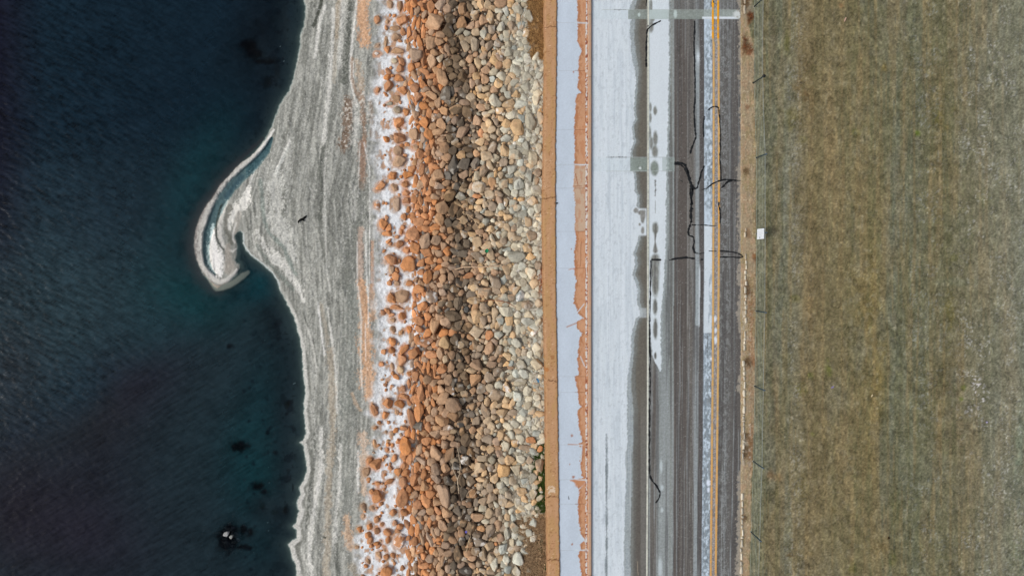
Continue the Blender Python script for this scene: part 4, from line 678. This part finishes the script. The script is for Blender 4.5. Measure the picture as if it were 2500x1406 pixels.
p.mix(ct*np.clip(np.interp(V, [640,700,780,1010,1040,1130,1150], [0,.3,.6,.2,.8,.7,0]), 0, 1)*.8, A(176,168,154))
hgt = (s3-.5)*.10+(s4-.5)*.05
zf = ZR+.02+hgt*sm(1815, 1850, U)+(s4-.5)*.03-.06*sm(1812, 1802, U)
W = P(U, V, zf); W[:, 0] += np.maximum(p.U-9000, 0)*.1; W[:, 1] -= np.sign(p.V)*np.maximum(abs(p.V-700)-5700, 0)*.06
m_field = mat_col('turf', .3, 9, .95, .6, 18, .1, .14, 1.3)
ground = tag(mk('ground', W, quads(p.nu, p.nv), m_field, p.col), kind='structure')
FIELD = p
# ---------------------------------------------------------------- stone shapes
def ico(n):
    t = (1+5**.5)/2
    V_ = [(-1,t,0),(1,t,0),(-1,-t,0),(1,-t,0),(0,-1,t),(0,1,t),(0,-1,-t),(0,1,-t),(t,0,-1),(t,0,1),(-t,0,-1),(-t,0,1)]
    F_ = [(0,11,5),(0,5,1),(0,1,7),(0,7,10),(0,10,11),(1,5,9),(5,11,4),(11,10,2),(10,7,6),(7,1,8),(3,9,4),(3,4,2),(3,2,6),(3,6,8),(3,8,9),(4,9,5),(2,4,11),(6,2,10),(8,6,7),(9,8,1)]
    V_ = [np.array(x)/np.linalg.norm(x) for x in V_]
    for _ in range(n):
        c = {}; G = []
        def mid(a, b):
            k = (min(a, b), max(a, b))
            if k not in c: m_ = V_[a]+V_[b]; V_.append(m_/np.linalg.norm(m_)); c[k] = len(V_)-1
            return c[k]
        for a, b, d_ in F_:
            x, y, z_ = mid(a, b), mid(b, d_), mid(d_, a); G += [(a,x,z_),(b,y,x),(d_,z_,y),(x,y,z_)]
        F_ = G
    return np.array(V_), np.array(F_)
ICO = {n: ico(n) for n in (1, 2, 3)}
def stone(n, r):
    D_, F_ = ICO[n]; K = int(r.integers(7, 12)); N_ = r.normal(size=(K, 3)); N_ /= np.linalg.norm(N_, axis=1)[:, None]
    N_[0] = (r.normal()*.25, r.normal()*.25, 1); N_[0] /= np.linalg.norm(N_[0])
    h = r.uniform(.52, .95, K); h[0] = r.uniform(.6, .8); d = np.maximum(D_@N_.T, 0)/h; pw = r.uniform(22, 60)
    rad = 1/((d**pw).sum(1)**(1/pw)+.55**1*0+1e-3); rad = np.minimum(rad, 1.25)
    s3_ = r.uniform(0, 99, 3)
    rad *= 1+(fbm(D_[:, 0]*2.3+s3_[0], D_[:, 1]*2.3+D_[:, 2]*1.7+s3_[1], int(s3_[2]), 3)-.5)*.22
    X_ = D_*rad[:, None]; lo, hi = X_.min(0), X_.max(0); X_ = (X_-(lo+hi)/2)/((hi-lo)/2)
    return X_, F_
def place(r, n, rr):
    u, v, w_, h_, a, c, _ = r
    X_, F_ = stone(n, rr); X_ = X_.copy()
    g = float(ground_z(np.array([u]), np.array([v]))[0]) if u < 990 else .272+np.clip((u-1000)/330, 0, 1.05)*1.42
    crust = u < edgeL(v)-2
    mpp = (HC-g)/FPX; sx, sy = w_*mpp/2, h_*mpp/2; s_z = min(sx, sy)*rr.uniform(.75, 1.0)
    zc = g+s_z*(.15 if crust else .5)
    if crust and (c == 'b' or c == 'g'): zc = g-s_z*.25; 
    if not crust and not _: zc = g+s_z*.2-.03
    if u > 1215 and not crust: zc -= s_z*.2*np.clip((u-1215)/50, 0, 1)
    k_ = .94 if crust else 1.1; sx *= k_; sy *= k_
    X_ *= (sx, sy, s_z)
    t = -math.radians(a); ca, sa = math.cos(t), math.sin(t)
    X_ = np.stack([X_[:, 0]*ca-X_[:, 1]*sa, X_[:, 0]*sa+X_[:, 1]*ca, X_[:, 2]], 1)
    C_ = P(u, v, zc)
    base = np.array(PALR[c], float)*(1+rr.normal()*.055)+np.array([1, 0, -1])*rr.normal()*4
    gr_ = np.clip((u-1040)/120, 0, 1)
    if c == 'n' and u > 1145: base = base*(1-.75*min(1, (u-1145)/35))+np.array((160,142,122.))*.75*min(1, (u-1145)/35)
    if 1094 < u < 1146: base *= .86 if c in 'bt' else .88
    col = np.tile(A(*np.clip(base, 5, 250)), (len(X_), 1)); s_ = rr.uniform(0, 90)
    f = fbm(X_[:, 0]*4+s_, X_[:, 1]*4+X_[:, 2]*3, 7, 3)
    col = col*(1+(f-.5)[:, None]*.35)
    if c in 'gwtyn': # clay or pale crust patches of their own
        f2 = fbm(X_[:, 0]*3+s_+9, X_[:, 1]*3-X_[:, 2]*3, 8, 3); col = mixc(col, sm(.6, .7, f2)*.5, A(*((190,154,118) if rr.random() < .45 else (190,186,176))))
    else:
        f2 = fbm(X_[:, 0]*3+s_+9, X_[:, 1]*3-X_[:, 2]*3, 8, 3); col = mixc(col, sm(.6, .72, f2)*.35, A(150,116,88))
    if rr.random() < .025: f2 = fbm(X_[:, 0]*6+s_, X_[:, 1]*6, 9, 3); col = mixc(col, sm(.62, .66, f2)*.8, A(214,210,204))
    return X_, F_, C_, col
m_rock = mat_col('rough_stone', .2, 7, .92, .9, 9, .12, .14, 30)
rr = np.random.default_rng(5)
vis = [r for r in ROCKS if -6 < r[1] < 1412]; vis.sort(key=lambda r: -r[2]*r[3])
BIG = vis[:300]; ids = {id(r) for r in BIG}; REST = [r for r in ROCKS if id(r) not in ids]+FILL
def sector(v):
    L_ = [(0,'first'),(190,'second'),(380,'third'),(571,'sign'),(760,'fourth'),(948,'fifth'),(1130,'sixth'),(1310,'seventh')]
    k = min(L_, key=lambda t: abs(t[0]-v)); dv = v-k[0]; w_ = 'white fence sign' if k[1] == 'sign' else k[1]+' fence post'
    return ('level with the ' if abs(dv) < 32 else ('just above the ' if dv < 0 else 'just below the '))+w_
def desc(r, lv=0):
    u, v, w_, h_, a, c, _ = r; D = math.sqrt(w_*h_); asp = w_/h_
    size = 'huge' if D > 34 else ('large' if D > 26 else ('mid-sized' if D > 22.5 else 'smaller'))
    colr = {'o': 'rust orange', 'b': 'orange brown', 'n': 'dark greyish brown', 't': 'sandy tan', 'y': 'ochre yellow', 'g': 'grey', 'w': 'pale whitish'}[c]
    shp = 'long upright ' if asp < .62 else ('wide flat ' if asp > 1.5 else '')
    e_ = edgeL(v)
    zone = 'in white crust' if u < e_-2 else ("on pile's left edge" if u < e_+40 else ('left of the dark strip' if u < 1092 else ('on the dark strip' if u < 1150 else ('right of the dark strip' if u < 1225 else ('on pale right slope' if u < 1290 else 'against the sea wall')))))
    return (size, colr, shp, zone, sector(v))
lab = {}
for r in BIG:
    d_ = desc(r); lab.setdefault('%s %s%s boulder %s, %s' % (d_[0], d_[2], d_[1], d_[3], d_[4]), []).append(r)
LAB = {}
for k, L_ in lab.items():
    if len(L_) == 1: LAB[id(L_[0])] = k; continue
    du = max(r[0] for r in L_)-min(r[0] for r in L_); dv = max(r[1] for r in L_)-min(r[1] for r in L_)
    L_.sort(key=(lambda r: r[1]) if dv >= du*.8 else (lambda r: r[0]))
    A_, Z_ = ('upper', 'lower') if dv >= du*.8 else ('left', 'right')
    nm = {2: [A_, Z_], 3: [A_+'most', 'middle', Z_+'most']}.get(len(L_)) or [A_+'most']+['%s from %s' % (x, A_) for x in ('second', 'third', 'fourth', 'fifth', 'sixth', 'seventh')[:len(L_)-2]]+[Z_+'most']
    for r, x in zip(L_, nm): LAB[id(r)] = (x+' '+k) if ' ' not in x else k.replace(' boulder', ' boulder, '+x+',', 1)
for r in BIG:
    X_, F_, C_, col = place(r, 3, rr)
    o = mk('boulder', X_, F_, m_rock, col, smooth=False); o.location = C_
    l = LAB[id(r)]
    if len(l.split()) > 16: l = l.replace('dark greyish brown', 'dark brown').replace('of the ', 'of ').replace('on the ', 'on ')
    tag(o, ' '.join(l.split()[:16]), 'boulder', 'boulders of the shore revetment')
VV, FF, CC = [], [], []; nv = 0
for r in REST:
    X_, F_, C_, col = place(r, 2 if r[2]*r[3] > 130 else 1, rr)
    VV.append(X_+C_); FF.append(F_+nv); CC.append(col); nv += len(X_)
tag(mk('stones', np.concatenate(VV), np.concatenate(FF), m_rock, np.concatenate(CC), smooth=False), kind='stuff')
print('STONES', len(BIG), len(REST), 'labels unique', len(set(LAB.values())))
# ---------------------------------------------------------------- stones in the sea
m_wet = mat_col('wet_stone', .2, 12, .6, .4, 20, .3)
def loose(name, u, v, w_, h_, a, c, z, zs=.8, seed=1, n=3, mat=m_rock):
    r_ = np.random.default_rng(seed); X_, F_ = stone(n, r_); mpp = (HC-z)/FPX
    X_ = X_*np.array([w_*mpp/2, h_*mpp/2, min(w_, h_)*mpp/2*zs]); t = -math.radians(a)
    X_ = np.stack([X_[:, 0]*math.cos(t)-X_[:, 1]*math.sin(t), X_[:, 0]*math.sin(t)+X_[:, 1]*math.cos(t), X_[:, 2]], 1)
    col = np.tile(A(*c), (len(X_), 1))*(1+(fbm(X_[:, 0]*7+seed, X_[:, 1]*7+X_[:, 2]*5, 4, 3)-.5)[:, None]*.9)
    o = mk(name, X_, F_, mat, col); o.location = P(u, v, z); return o
tag(loose('pale_rock', 553.5, 1303, 15, 11, -12, (150,150,150), .04, 1.3, 3), 'larger pale grey rock breaking the water above the dark reef', 'rock')
tag(loose('pale_rock', 564.5, 1309, 8, 11, 15, (156,158,154), .03, 1.2, 9), 'smaller pale grey rock breaking the water right of the larger pale rock', 'rock')
r2 = np.random.default_rng(8); VV, FF, CC = [], [], []; nv = 0
for i in range(46):
    u = r2.normal(558, 15); v = r2.normal(1312, 20); w_ = r2.uniform(7, 17)
    X_, F_ = stone(2, r2); g = -.3; mpp = HC/FPX
    X_ = X_*np.array([w_, w_*r2.uniform(.6, 1.1), w_*.7])*mpp/2+P(u, v, g-.1)
    VV.append(X_); FF.append(F_+nv); CC.append(np.tile(A(*(np.array((24,24,32))*r2.uniform(.5, 1.5))), (len(X_), 1))); nv += len(X_)
tag(mk('sunken_stones', np.concatenate(VV), np.concatenate(FF), m_wet, np.concatenate(CC)), kind='stuff')
# ---------------------------------------------------------------- sticks and driftwood
m_wood = mat_col('dead_wood', .2, 25, .9, .3, 30, .15)
def tube(pts, c, seed=1):
    """tapered round stick through (x,y,z,r) points"""
    a = np.array(pts, float); L_ = np.concatenate([[0], np.cumsum(np.linalg.norm(np.diff(a[:, :3], axis=0), axis=1))]); n = max(4, int(L_[-1]/.05))
    t = np.linspace(0, L_[-1], n); q = np.stack([np.interp(t, L_, a[:, i]) for i in range(4)], 1)
    q[:, 0] += (fbm(t*3, t*0, seed, 3)-.5)*.05; q[:, 1] += (fbm(t*3, t*0+9, seed, 3)-.5)*.05; q[:, 3] *= 1+(fbm(t*9, t*0, seed+3, 2)-.5)*.5
    d_ = np.gradient(q[:, :3], axis=0); d_ /= np.linalg.norm(d_, axis=1)[:, None]; s = np.cross(d_, (0, 0, 1)); s /= np.linalg.norm(s, axis=1)[:, None]+1e-9; b_ = np.cross(s, d_)
    th_ = np.linspace(0, 2*np.pi, 9)[:-1]
    V_ = (q[:, None, :3]+q[:, 3][:, None, None]*(np.cos(th_)[None, :, None]*s[:, None]+np.sin(th_)[None, :, None]*b_[:, None])).reshape(-1, 3)
    F_ = [(i*8+j, i*8+(j+1) % 8, (i+1)*8+(j+1) % 8, (i+1)*8+j) for i in range(n-1) for j in range(8)]+[tuple(range(8))[::-1], tuple((n-1)*8+j for j in range(8))]
    return V_, F_, np.tile(A(*c), (len(V_), 1))*(1+(fbm(V_[:, 0]*20, V_[:, 1]*20, 5, 2)-.5)[:, None]*.5)
def pile_z(u): return .272+np.clip((u-1000)/330, 0, 1.05)*1.42
def stick(name, branches, c, zoff, label, seed, cat='branch', zf=None):
    V_, F_, C_ = [], [], []; nv = 0
    for br in branches:
        pts = [tuple(P(u, v, (zf(u) if zf else pile_z(u))+zoff))+(r_,) for u, v, r_ in br]
        a, b_, c_ = tube(pts, c, seed); V_.append(a); F_ += [tuple(i+nv for i in f) for f in b_]; C_.append(c_); nv += len(a)
    o = mk(name, np.concatenate(V_), F_, m_wood, np.concatenate(C_)); return tag(o, label, cat)
T = lambda x, y, v0, r_: (850+x/4.018, v0+y/4.018, r_)
stick('driftwood', [[(729,545.5,.02),(728.4,541.5,.045),(732,538,.045),(737,536,.06),(741,533.5,.04),(745,530.5,.055),(749,526.5,.02)],[(739,536,.05),(742,539,.03),(743.5,541,.01)]], (14,15,14), .06, 'short black crooked driftwood with a side stub on the grey beach gravel', 3, 'driftwood', lambda u: .26)
stick('branch', [[T(1045,1238,350,.03),T(1130,1215,350,.035),T(1330,1215,350,.03),T(1480,1200,350,.02),T(1550,1165,350,.012)],[T(1480,1200,350,.014),T(1540,1205,350,.008)],[T(1450,1205,350,.016),T(1540,1225,350,.006)]], (176,150,124), .42, 'long pale bare branch lying sideways across boulders below the green scrap', 4)
stick('branch', [[T(1125,690,350,.012),T(1180,700,350,.02),T(1250,760,350,.022),T(1330,805,350,.01)],[T(1240,750,350,.015),T(1270,830,350,.014),T(1300,880,350,.008)]], (170,148,120), .42, 'thin pale forked branch above the green scrap on the boulders', 5)
stick('branch', [[T(1440,870,350,.02),T(1475,830,350,.008)]], (190,168,138), .4, 'tiny pale stick on grey stones right of the thin forked branch', 15)
stick('branch', [[T(1065,115,1050,.015),T(1080,220,1050,.018),T(1100,320,1050,.02),T(1095,430,1050,.02),T(1072,480,1050,.03),T(1085,620,1050,.025)],[T(1015,300,1050,.014),T(1035,400,1050,.02),T(1072,480,1050,.025)],[T(1025,210,1050,.008),T(1012,300,1050,.012)]], (164,148,126), .45, 'long forked grey branch standing upright in photo on lower dark boulders', 6)
stick('branch', [[T(1105,430,1050,.03),T(1160,405,1050,.04),T(1220,400,1050,.02)]], (104,84,66), .45, 'short dark brown stick touching the long forked grey branch', 7)
stick('branch', [[T(1160,645,1050,.012),T(1180,600,1050,.015),T(1235,568,1050,.01)],[T(1215,665,1050,.012),T(1260,600,1050,.014),T(1325,535,1050,.008)]], (170,150,126), .42, 'spindly twig with several arms between grey boulders, lower half of pile', 8)
stick('branch', [[T(1350,740,1050,.018),T(1352,850,1050,.02)]], (166,150,130), .4, 'short straight grey stick pointing down between tan boulders', 9)
stick('branch', [[T(1205,1030,1050,.012),T(1185,1080,1050,.025),T(1155,1195,1050,.018)],[T(1185,1080,1050,.016),T(1215,1130,1050,.008)]], (170,150,120), .42, 'pale leaning stick among the lowest dark boulders near the photo bottom', 10)
stick('branch', [[T(1738,110,0,.012),T(1715,160,0,.02),T(1690,275,0,.012)],[T(1715,160,0,.014),T(1755,220,0,.008)],[T(1725,140,0,.012),T(1690,200,0,.008)]], (150,132,108), .35, 'grey forked branch on pale gravel near the photo top', 11)
stick('branch', [[T(1290,140,700,.014),T(1400,128,700,.018),T(1500,140,700,.022),T(1580,160,700,.02),T(1650,205,700,.008)]], (130,84,58), .42, 'thin reddish brown stem curving across stones level with fourth fence post', 12)
stick('branch', [[T(1855,370,700,.006),T(1890,420,700,.008),T(1930,500,700,.006)]], (120,104,84), .4, 'hair thin wiry stem leaning against the sea wall', 13)
stick('branch', [[T(1720,1060,1050,.012),T(1800,1035,1050,.014),T(1900,1020,1050,.012)],[T(1880,1022,1050,.01),T(1912,1032,1050,.006)]], (150,134,110), .12, 'pale dry stalk reaching the sea wall above the lowest dead grass', 14)
# ---------------------------------------------------------------- small litter
m_pl = mat_col('plastic', .1, 20, .45, 0, 1, .4)
def crumple(name, u, v, z, sx, sy, a, c, label, cat, seed, zh=.05):
    r_ = np.random.default_rng(seed); n = 7; g = np.linspace(-1, 1, n); X_, Y_ = np.meshgrid(g, g)
    X_ = X_+r_.normal(size=X_.shape)*.1; Y_ = Y_+r_.normal(size=X_.shape)*.1; k = (1-.35*(X_*Y_)**2)
    Zt = r_.uniform(0, 1, X_.shape)*zh+zh*.4; t = -math.radians(a); x = X_*k*sx; y = Y_*k*sy
    top = np.stack([x*math.cos(t)-y*math.sin(t), x*math.sin(t)+y*math.cos(t), Zt], -1).reshape(-1, 3); bot = top-np.array([0, 0, .008])
    F_ = []; N_ = n*n
    for i in range(n-1):
        for j in range(n-1):
            q = (i*n+j, i*n+j+1, (i+1)*n+j+1, (i+1)*n+j); F_.append(q); F_.append(tuple(N_+k_ for k_ in q[::-1]))
    rim = [i for i in range(n)]+[i*n+n-1 for i in range(1, n)]+[(n-1)*n+j for j in range(n-2, -1, -1)]+[i*n for i in range(n-2, 0, -1)]
    for a_, b_ in zip(rim, rim[1:]+rim[:1]): F_.append((b_, a_, N_+a_, N_+b_))
    o = mk(name, np.concatenate([top, bot]), F_, m_pl, np.tile(A(*c), (2*N_, 1)), smooth=False); o.location = P(u, v, z); return tag(o, label, cat)
crumple('plastic_scrap', 1188.5, 612.5, pile_z(1188)+.38, .09, .11, 30, (0,128,84), 'bright green plastic scrap wedged between tan boulders', 'litter', 1, .08)
crumple('plastic_scrap', 1138, 1297, pile_z(1138)+.38, .06, .07, 10, (110,104,180), 'small violet plastic scrap among the lower boulders', 'litter', 2)
crumple('plastic_scrap', 1313, 928, pile_z(1313)+.2, .05, .14, -30, (60,120,160), 'frayed blue plastic strand beside the sea wall', 'litter', 3)
crumple('plastic_scrap', 2031.5, 944.5, ZR+.06, .09, .035, -30, (140,130,172), 'lilac crumpled wrapper lying on the grass', 'litter', 4)
crumple('plastic_scrap', 2062.5, 49, ZR+.06, .03, .12, 22, (190,158,142), 'pinkish narrow scrap on the grass near the photo top', 'litter', 5)
crumple('plastic_scrap', 2128, 965, ZR+.06, .03, .07, 20, (196,182,150), 'cream narrow scrap on yellowish grass right of the lilac wrapper', 'litter', 6)
crumple('plastic_scrap', 2408, 1030, ZR+.06, .06, .05, 20, (150,144,168), 'pale mauve scrap on the rough grass at far right', 'litter', 7)
tag(loose('clod', 2169.5, 1313, 7, 7, 20, (48,36,22), ZR+.05, .7, 12, 2), 'dark brown clod alone on the grass near the bottom', 'clod')
tag(loose('drain_stub', 1359.8, 496.5, 4, 4, 0, (12,14,16), ZP+.03, .8, 13, 2), 'small black lump on the pavement beside the sea wall', 'lump')
# ---------------------------------------------------------------- broken kerb of pale stones along the verge
CC_ = []; kv = -60.; r3 = np.random.default_rng(21); gaps = [(25,560),(574,612),(790,800),(862,880),(1126,1210)]
VV, FF, CC = [], [], []; nv = 0
while kv < 1470:
    L_ = r3.uniform(5, 22); uc = 1817.5 if kv < 30 else np.interp(kv, [500,640,900,1050,1130,1250,1404], [1821,1820.5,1817.5,1816,1813,1812,1809.5])
    if not any(a-1 < kv+L_/2 < b+1 for a, b in gaps):
        w_ = r3.uniform(3.2, 5.6) if kv > 620 else r3.uniform(3, 4.8)
        w_ *= 1.25
        if kv < 24: w_ = 5.5; L_ = 24
        g = np.array([-1, -.75, 0, .75, 1]); X_, Y_ = np.meshgrid(g, g)
        k = 1-.1*(X_*Y_)**2; zz = np.where((abs(X_) < .9) & (abs(Y_) < .9), .035+r3.uniform(-.008, .008, X_.shape), -.05)
        uu = uc+(X_*k+r3.normal(size=X_.shape)*.16)*w_/2+r3.normal()*.9; vv = kv+L_/2+(Y_*k+r3.normal(size=X_.shape)*.05)*(L_-.8)/2
        Wd = P(uu, vv, ZR+.05+zz).reshape(-1, 3); F_ = quads(5, 5); VV.append(Wd); FF.append(F_+nv); nv += 25
        c = np.array((196,188,170))*r3.uniform(.84, 1.06) if kv > 620 else np.array((176,164,144))*r3.uniform(.85, 1.05)
        CC.append(np.tile(A(*c), (25, 1))*(1+r3.normal(size=(25, 1))*.09))
    kv += L_
o = mk('kerb_stones', np.concatenate(VV), np.concatenate(FF), m_conc, np.concatenate(CC), smooth=False)
tag(o, kind='structure'); o.name = 'kerb_edging'
# ---------------------------------------------------------------- fence
m_met = mat_col('green_metal', .12, 20, .5, 0, 1, .4)
POSTS = [(1840,-350),(1840,-168),(1840,18),(1839,203),(1845,386),(1845.5,571),(1844.5,759),(1841,942),(1838,1125),(1832.5,1297),(1828,1478),(1824,1660)]
fence = bpy.data.objects.new('fence', None); SC.collection.objects.link(fence); fence.location = P(1844, 571, ZR)
tag(fence, 'long thin green wire fence with slim posts between the sand strip and grass', 'fence')
def cyl(x, y, z0, z1, r_, n=10, cap=True, r1=None):
    t = np.linspace(0, 2*np.pi, n+1)[:-1]; r1 = r1 or r_
    lo = np.stack([x+r_*np.cos(t), y+r_*np.sin(t), z0+0*t], 1); hi = np.stack([x+r1*np.cos(t), y+r1*np.sin(t), z1+0*t], 1)
    return np.concatenate([lo, hi]), [(i, (i+1) % n, n+(i+1) % n, n+i) for i in range(n)]+[tuple(range(n, 2*n)), tuple(range(n))[::-1]]
base = np.array([P(u, v, ZR) for u, v in POSTS]); F0 = np.array(fence.location)
for i, b_ in enumerate(base):
    V_, F_ = cyl(0, 0, -.05, 1.22, .032)
    o = mk('post', V_, F_, m_met, np.tile(A(*((26,40,42) if i in (2,3) else (38,56,62))), (len(V_), 1)), fence); o.location = b_-F0
    if i == 3: o['label'] = 'dark post with a round black cap on its top'
    rc = .085 if i == 3 else .038
    X_, F_ = ICO[1]; q = mk('cap', X_*np.array([rc, rc, rc*.8])+np.array([0, 0, 1.25]), F_, m_met, np.tile(A(*((10,14,14) if i == 3 else (60,78,96))), (len(X_), 1)), o)
    X_, F_ = cyl(0, 0, -.03, .05, .06, 10, r1=.045); q = mk('footing', X_, F_, m_conc, np.tile(A(*((30,36,34) if i == 3 else (150,146,132))), (len(X_), 1)), o)
def wire(h, r_, name, c, off=0.):
    V_, F_ = [], []; k = 0; n = 5; t = np.linspace(0, 2*np.pi, n+1)[:-1]; pts = []
    for a, b_ in zip(base[:-1], base[1:]):
        for s in np.linspace(0, 1, 7)[:-1]:
            q = a*(1-s)+b_*s; pts.append((q[0]+off, q[1], ZR+h-.02*math.sin(math.pi*s)))
    pts.append((base[-1][0]+off, base[-1][1], ZR+h))
    for q in pts: V_.append(np.stack([q[0]+r_*np.cos(t), q[1]+0*t, q[2]+r_*np.sin(t)], 1))
    m_ = len(pts); F_ = [(i*n+j, (i+1)*n+j, (i+1)*n+(j+1) % n, i*n+(j+1) % n) for i in range(m_-1) for j in range(n)]
    return np.concatenate(V_)-F0, F_
V_, F_ = wire(1.10, .009, 'top_wire', 0); mk('top_rail', V_, F_, m_met, np.tile(A(142,150,148), (len(V_), 1)), fence)
V_, F_ = wire(.04, .008, '', 0, .03); mk('bottom_wire', V_, F_, m_met, np.tile(A(126,134,122), (len(V_), 1)), fence)
VV, FF = [], []; nv = 0
for h in np.arange(.12, 1.05, .17):
    V_, F_ = wire(h, .0036, '', 0); VV.append(V_); FF += [tuple(i+nv for i in f) for f in F_]; nv += len(V_)
for a, b_ in zip(base[:-1], base[1:]):                     # upright strands of the mesh
    n = int(np.linalg.norm(b_-a)/1.)
    for s in np.linspace(0, 1, n)[1:-1]:
        q = a*(1-s)+b_*s-F0; r_ = .003
        V_ = np.array([(q[0]-r_, q[1]-r_, .03), (q[0]+r_, q[1]-r_, .03), (q[0], q[1]+r_, .03), (q[0]-r_, q[1]-r_, 1.1), (q[0]+r_, q[1]-r_, 1.1), (q[0], q[1]+r_, 1.1)])
        VV.append(V_); FF += [(nv, nv+1, nv+4, nv+3), (nv+1, nv+2, nv+5, nv+4), (nv+2, nv, nv+3, nv+5)]; nv += 6
V_ = np.concatenate(VV); mk('wire_mesh', V_, FF, m_met, np.tile(A(160,170,158), (len(V_), 1)), fence)
# sign hung on the road side of the fence
sg = bpy.data.objects.new('sign', None); SC.collection.objects.link(sg); yA = P(1848, 559.5, ZR+.3)[1]; yB = P(1848, 584.5, ZR+.3)[1]
xf = np.interp((yA+yB)/2, [base[6][1], base[5][1]], [base[6][0], base[5][0]]) if base[6][1] < base[5][1] else base[5][0]
xs = xf-.055; sg.location = (xs, (yA+yB)/2, ZR+.68); hy = (yA-yB)/2; hz = .39
tag(sg, 'white rectangular notice with faint grey lines hung on the wire fence', 'sign')
def box(x0, x1, y0, y1, z0, z1):
    V_ = [(x, y, z) for z in (z0, z1) for y in (y0, y1) for x in (x0, x1)]
    return np.array(V_), [(0,2,3,1),(4,5,7,6),(0,1,5,4),(2,6,7,3),(0,4,6,2),(1,3,7,5)]
V_, F_ = box(-.008, .008, -hy, hy, -hz, hz); mk('panel', V_, F_, m_pl, np.tile(A(206,214,222), (8, 1)), sg, smooth=False)
VV, FF = [], []; nv = 0
r4 = np.random.default_rng(2)
for k_, zz in enumerate(np.linspace(.32, -.3, 9)):       # faint unreadable print
    yy = hy*.86
    while yy > -hy*.8:
        l = r4.uniform(.02, .07)
        if r4.random() < .55:
            V_, F_ = box(-.0105, -.0082, yy-l, yy, zz-.012, zz+.012); VV.append(V_); FF += [tuple(i+nv for i in f) for f in F_]; nv += 8
        yy -= l+.02
mk('print', np.concatenate(VV), FF, m_pl, np.tile(A(172,180,190), (nv, 1)), sg, smooth=False)
V_, F_ = box(-.0105, -.0082, -hy*.9, -hy*.55, -.1, -.03); mk('print_mark', V_, F_, m_pl, np.tile(A(104,116,134), (8, 1)), sg, smooth=False)
V_, F_ = box(-.004, .05, -hy*.7, -hy*.62, -.34, .34); mk('bracket', V_, F_, m_met, np.tile(A(90,96,104), (8, 1)), sg, smooth=False)
# ---------------------------------------------------------------- grass
def blades(name, n, uvf, z0f, colf, L_, tall, wid, seed):
    r_ = np.random.default_rng(seed); u, v = uvf(r_, n); n = len(u)
    z0 = z0f(u) if callable(z0f) else z0f+0*u
    B_ = P(u, v, z0); th_ = r_.uniform(0, 2*np.pi, n); l = L_*r_.uniform(.5, 1.3, n); hgt_ = tall*r_.uniform(.3, 1, n)
    dx, dy = np.cos(th_)*l, np.sin(th_)*l; wx, wy = -np.sin(th_)*wid, np.cos(th_)*wid
    V_ = np.stack([B_+np.stack([-wx, -wy, -.02+0*wx], 1), B_+np.stack([wx, wy, -.02+0*wx], 1), B_+np.stack([dx*.5+wx*.7, dy*.5+wy*.7, hgt_*.8], 1), B_+np.stack([dx*.5-wx*.7, dy*.5-wy*.7, hgt_*.8], 1), B_+np.stack([dx, dy, hgt_], 1)], 1).reshape(-1, 3)
    i = np.arange(n)[:, None]*5; F3 = np.concatenate([i+np.array([0,1,2]), i+np.array([0,2,3]), i+np.array([3,2,4])])
    col = np.repeat(np.clip(colf(u, v, r_), 0, .9), 5, 0)
    return tag(mk(name, V_, F3, m_blade, col), kind='stuff')
m_blade = mat_col('grass_blade', .15, 6, .8, 0, 1, .15)
# colours looked up from the turf sheet below
fu = np.unique(FIELD.U); fv = np.unique(FIELD.V); grid = FIELD.col.reshape(len(fv), len(fu), 3)
def turf(u, v, r_):
    i = np.clip(np.searchsorted(fv, v), 0, len(fv)-1); j = np.clip(np.searchsorted(fu, u), 0, len(fu)-1)
    c = grid[i, j]; return c*r_.uniform(.62, 1.5, (len(u), 1))*(1+r_.normal(size=(len(u), 3))*.05)
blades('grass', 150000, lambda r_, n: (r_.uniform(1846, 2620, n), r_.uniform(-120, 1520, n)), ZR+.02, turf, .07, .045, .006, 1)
cc = lambda a, b_: (lambda u, v, r_: A(*a)+(A(*b_)-A(*a))*r_.random((len(u), 1)))
def near(u0, u1, v0, v1): return lambda r_, n: (1334-np.abs(r_.normal(0, 1, n))*(1334-u0)*.55-(1336-u1)*0, r_.uniform(v0, v1, n))
def wallside(u0, v0, v1, den=1.):
    def f(r_, n):
        v = r_.uniform(v0, v1, n); u = wl(v)-1-r_.random(n)**1.4*(1334-u0); k = fbm(u/9, v/14, 31, 3) > .43; return u[k], v[k]
    return f
gz = lambda u: pile_z(u)+.02
blades('dead_grass', 15000, wallside(1296, -60, 142), gz, cc((84,56,30), (196,156,104)), .2, .14, .012, 3)
blades('dead_grass', 18000, wallside(1262, 1262, 1470), gz, cc((74,56,40), (190,160,124)), .2, .12, .011, 4)
blades('moss', 9000, wallside(1306, 1072, 1250), gz, cc((22,38,8), (70,88,34)), .08, .07, .01, 5)
blades('moss', 6000, wallside(1304, 1300, 1420), gz, cc((26,34,10), (76,82,40)), .1, .07, .01, 6)
blades('dead_grass', 900, wallside(1322, 640, 720), gz, cc((120,60,30), (180,110,70)), .1, .06, .008, 7)
def clump(pts, n, rad):
    return lambda r_, m: (lambda k: (np.array([pts[i][0] for i in k])+r_.normal(size=m)*rad, np.array([pts[i][1] for i in k])+r_.normal(size=m)*rad*1.5))(r_.integers(0, len(pts), m))
blades('dead_weeds', 500, clump([(1833,36),(1831,46),(1829,112),(1832,124),(1817,96),(1819,116)], 0, 3), ZR+.02, cc((76,44,26), (140,90,56)), .1, .08, .006, 8)
blades('dead_weeds', 1200, clump([(1821,698),(1825,712),(1823,880),(1826,888),(1820,1095),(1822,1065),(1819,1110),(1820,6),(1816,1262),(1821,420)], 0, 3.5), ZR+.02, cc((74,54,36), (150,124,92)), .12, .09, .006, 9)
